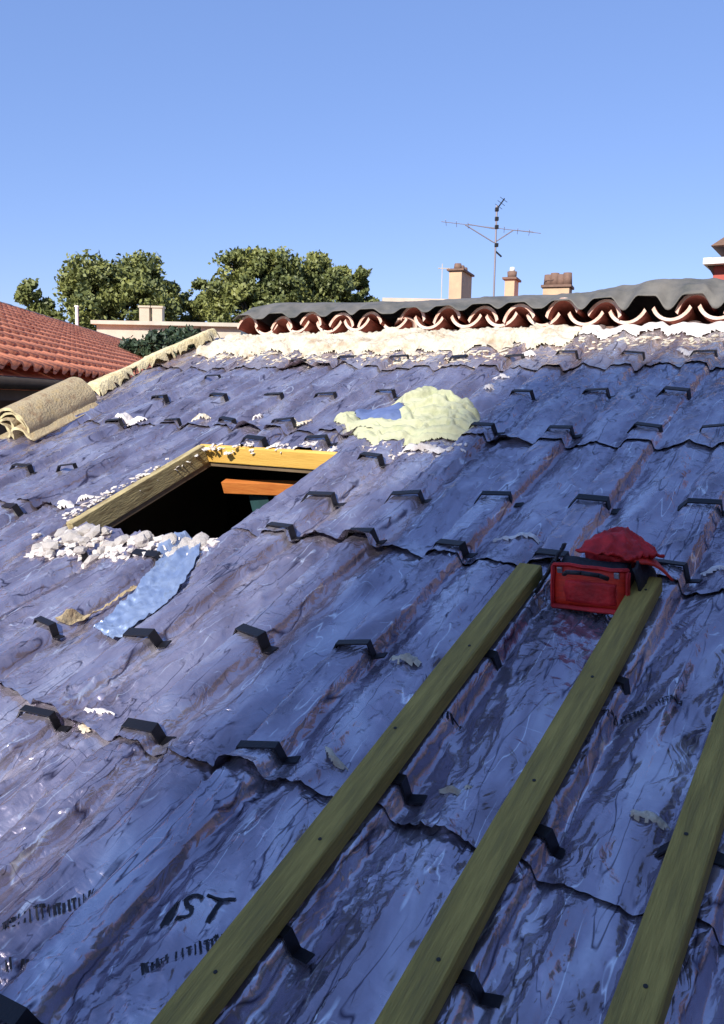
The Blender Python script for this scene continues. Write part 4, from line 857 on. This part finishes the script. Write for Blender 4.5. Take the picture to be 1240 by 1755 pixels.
# ------------------------------------------------------------------ trees
def leaves(blobs, n, size, seed, shell=.55):
    r = np.random.default_rng(seed); B_ = np.array(blobs); vol = B_[:, 3] * B_[:, 4] * B_[:, 5]; pick = r.choice(len(B_), n, p=vol ** .75 / (vol ** .75).sum())
    d_ = r.normal(size=(n, 3)); d_ /= np.linalg.norm(d_, axis=1)[:, None]; rad = (shell + (1 - shell) * r.random(n)) * (1 + .10 * r.normal(size=n))
    C = B_[pick, :3] + d_ * rad[:, None] * B_[pick, 3:6]
    keep = perlin(C[:, 0] * .9 / 1 + C[:, 1] * .5, C[:, 2] * 1.1 + C[:, 1] * .3, seed) > -.24; C = C[keep]; n = len(C)
    a = r.normal(size=(n, 3)); a /= np.linalg.norm(a, axis=1)[:, None]; b = np.cross(a, r.normal(size=(n, 3))); b /= np.linalg.norm(b, axis=1)[:, None]; s = size * r.uniform(.6, 1.4, n)[:, None]
    V = np.stack([C - a * s, C + b * s * .55, C + a * s, C - b * s * .55], 1).reshape(-1, 3); F = np.arange(4 * n).reshape(-1, 4); return V, F
def tree(px, pyt, pyb, wpx, y, seed, label, cat='tree', m='leaf', n=14000, size=.15, name='tree', lumps=26, low=.0):
    top = far(px, pyt, y); base = far(px, pyb, y); hw = wpx / 1505 * y / 2; H_ = top.z - base.z; r = random.Random(seed); bl = []
    for k in range(lumps):
        a = r.uniform(0, 2 * math.pi); q = r.random() ** .5; hh = r.uniform(.0, 1); f = math.sqrt(max(.05, 1 - (hh * 1.0 - .15) ** 2 * .85)) if hh > .15 else 1
        rad = hw * r.uniform(.22, .36); bl.append((math.cos(a) * q * (hw - rad) * f, math.sin(a) * q * (hw - rad) * f * .8, base.z + rad * .3 + hh * (H_ - rad * 1.15), rad, rad, rad * r.uniform(.7, .95)))
    e = empty(name, Matrix.Translation((top.x, top.y, 0)), label, cat)
    V, F = leaves(bl, n, size, seed); me = npmesh('crown', V, F, False); local(e, 'crown', me, m)
    if name == 'tree':
        t_ = MB(); t_.cyl((0, 0, 0), (.1, 0, base.z + .2 * H_), .32, .22, 12)
        for k in range(7): b_ = bl[k]; t_.cyl((.1, 0, base.z + .05 * H_), b_[:3], .14, .04, 7)
        local(e, 'trunk', t_.mesh('trunk', True), 'bark')
    else:
        t_ = MB(); 
        for k in range(4): t_.cyl((k * .1, 0, 0), bl[k][:3], .06, .02, 6)
        local(e, 'stem', t_.mesh('stem', True), 'bark')
    return e
tree(190, 426, 585, 262, 58, 3, 'broad green tree at left, behind the red roof', n=30000)
tree(60, 476, 575, 100, 55, 5, 'small tree at far left behind the red roof\'s ridge', n=6000, lumps=10)
tree(285, 458, 585, 115, 60, 8, 'low rounded tree between the two broad trees', n=14000, lumps=14)
tree(435, 418, 580, 215, 56, 11, 'broad tree with uneven crown left of the ridge tarpaulin\'s middle', n=27000)
tree(540, 416, 570, 185, 58, 14, 'tall tree with spiky crown rising behind the tarpaulin', n=24000)
tree(610, 455, 570, 95, 60, 17, 'smaller tree at the right end of the tree group', n=14000, lumps=14)
tree(345, 478, 590, 120, 62, 21, 'yellowish low tree filling the gap between the broad trees', n=14000, lumps=14)
tree(285, 556, 640, 205, 22, 31, 'dark green shrub between the red roof and the ridge', 'shrub', 'leaf_dark', 16000, .07, 'shrub', 24)
# ------------------------------------------------------------------ unseen tall block, added behind the viewer to shade the foil
Pc = roofpt(-2.12, 4.50, 0); Pd = roofpt(-.8, 4.98, 0)
tt_ = (Pc.y + 36.0) / -SUNV.y; Cn = Pc + SUNV * tt_
D = Pd - Pc; b_ = D.z / SUNV.z; Wd = (D - SUNV * b_); Wd.z = 0; Wd.normalize(); perp = Vector((Wd.y, -Wd.x, 0))
if perp.y > 0: perp = -perp
bb = empty('unseen_block', Matrix.Translation((Cn.x, Cn.y, 0)), 'tall plain block added unseen behind the viewer to shade the roof', 'building')
mb = MB(); L_ = 40; W9 = 12; mb.prism([(0, 0), (Wd.x * L_, Wd.y * L_), (Wd.x * L_ + perp.x * W9, Wd.y * L_ + perp.y * W9), (perp.x * W9, perp.y * W9)], 0, Cn.z); local(bb, 'wall', mb.mesh('wall'), 'wallA')
ra = math.atan2(Wd.y, Wd.x)
wm = MB().box((0, .0, 0), (1.0, .12, 1.4)).mesh('window'); wm.materials.append(M_['glass'])
for fl_ in range(int(Cn.z // 3)):
    for k in range(14):
        o = bpy.data.objects.new('window', wm); COL.objects.link(o); o.parent = bb; q = Wd * (1.5 + 2.8 * k); o.location = (q.x - perp.x * .0, q.y - perp.y * .0, 1.7 + 3 * fl_); o.rotation_euler = (0, 0, ra)

def plain_block(x0, x1, y0, y1, h, m, label, ang=0):
    e = empty('unseen_block', Matrix.Translation((x0, y0, 0)), label, 'building')
    local(e, 'wall', MB().box(((x1 - x0) / 2, (y1 - y0) / 2, h / 2), (x1 - x0, y1 - y0, h)).mesh('wall'), m)
    local(e, 'roof', MB().box(((x1 - x0) / 2, (y1 - y0) / 2, h + .12), (x1 - x0 + .8, y1 - y0 + .8, .22)).mesh('roof'), 'tile_roof')
    for k in range(int((y1 - y0) // 3)):
        for f_ in range(int(h // 3)):
            o = bpy.data.objects.new('window', wm); COL.objects.link(o); o.parent = e; o.location = (0, 1.6 + 3 * k, 1.7 + 3 * f_); o.rotation_euler = (0, 0, math.pi / 2)
plain_block(8.5, 17, -14, 12, 11.5, 'rosy', 'rosy unseen block added outside the right edge for the foil to reflect')  # out of view, added to give the foil brown reflections
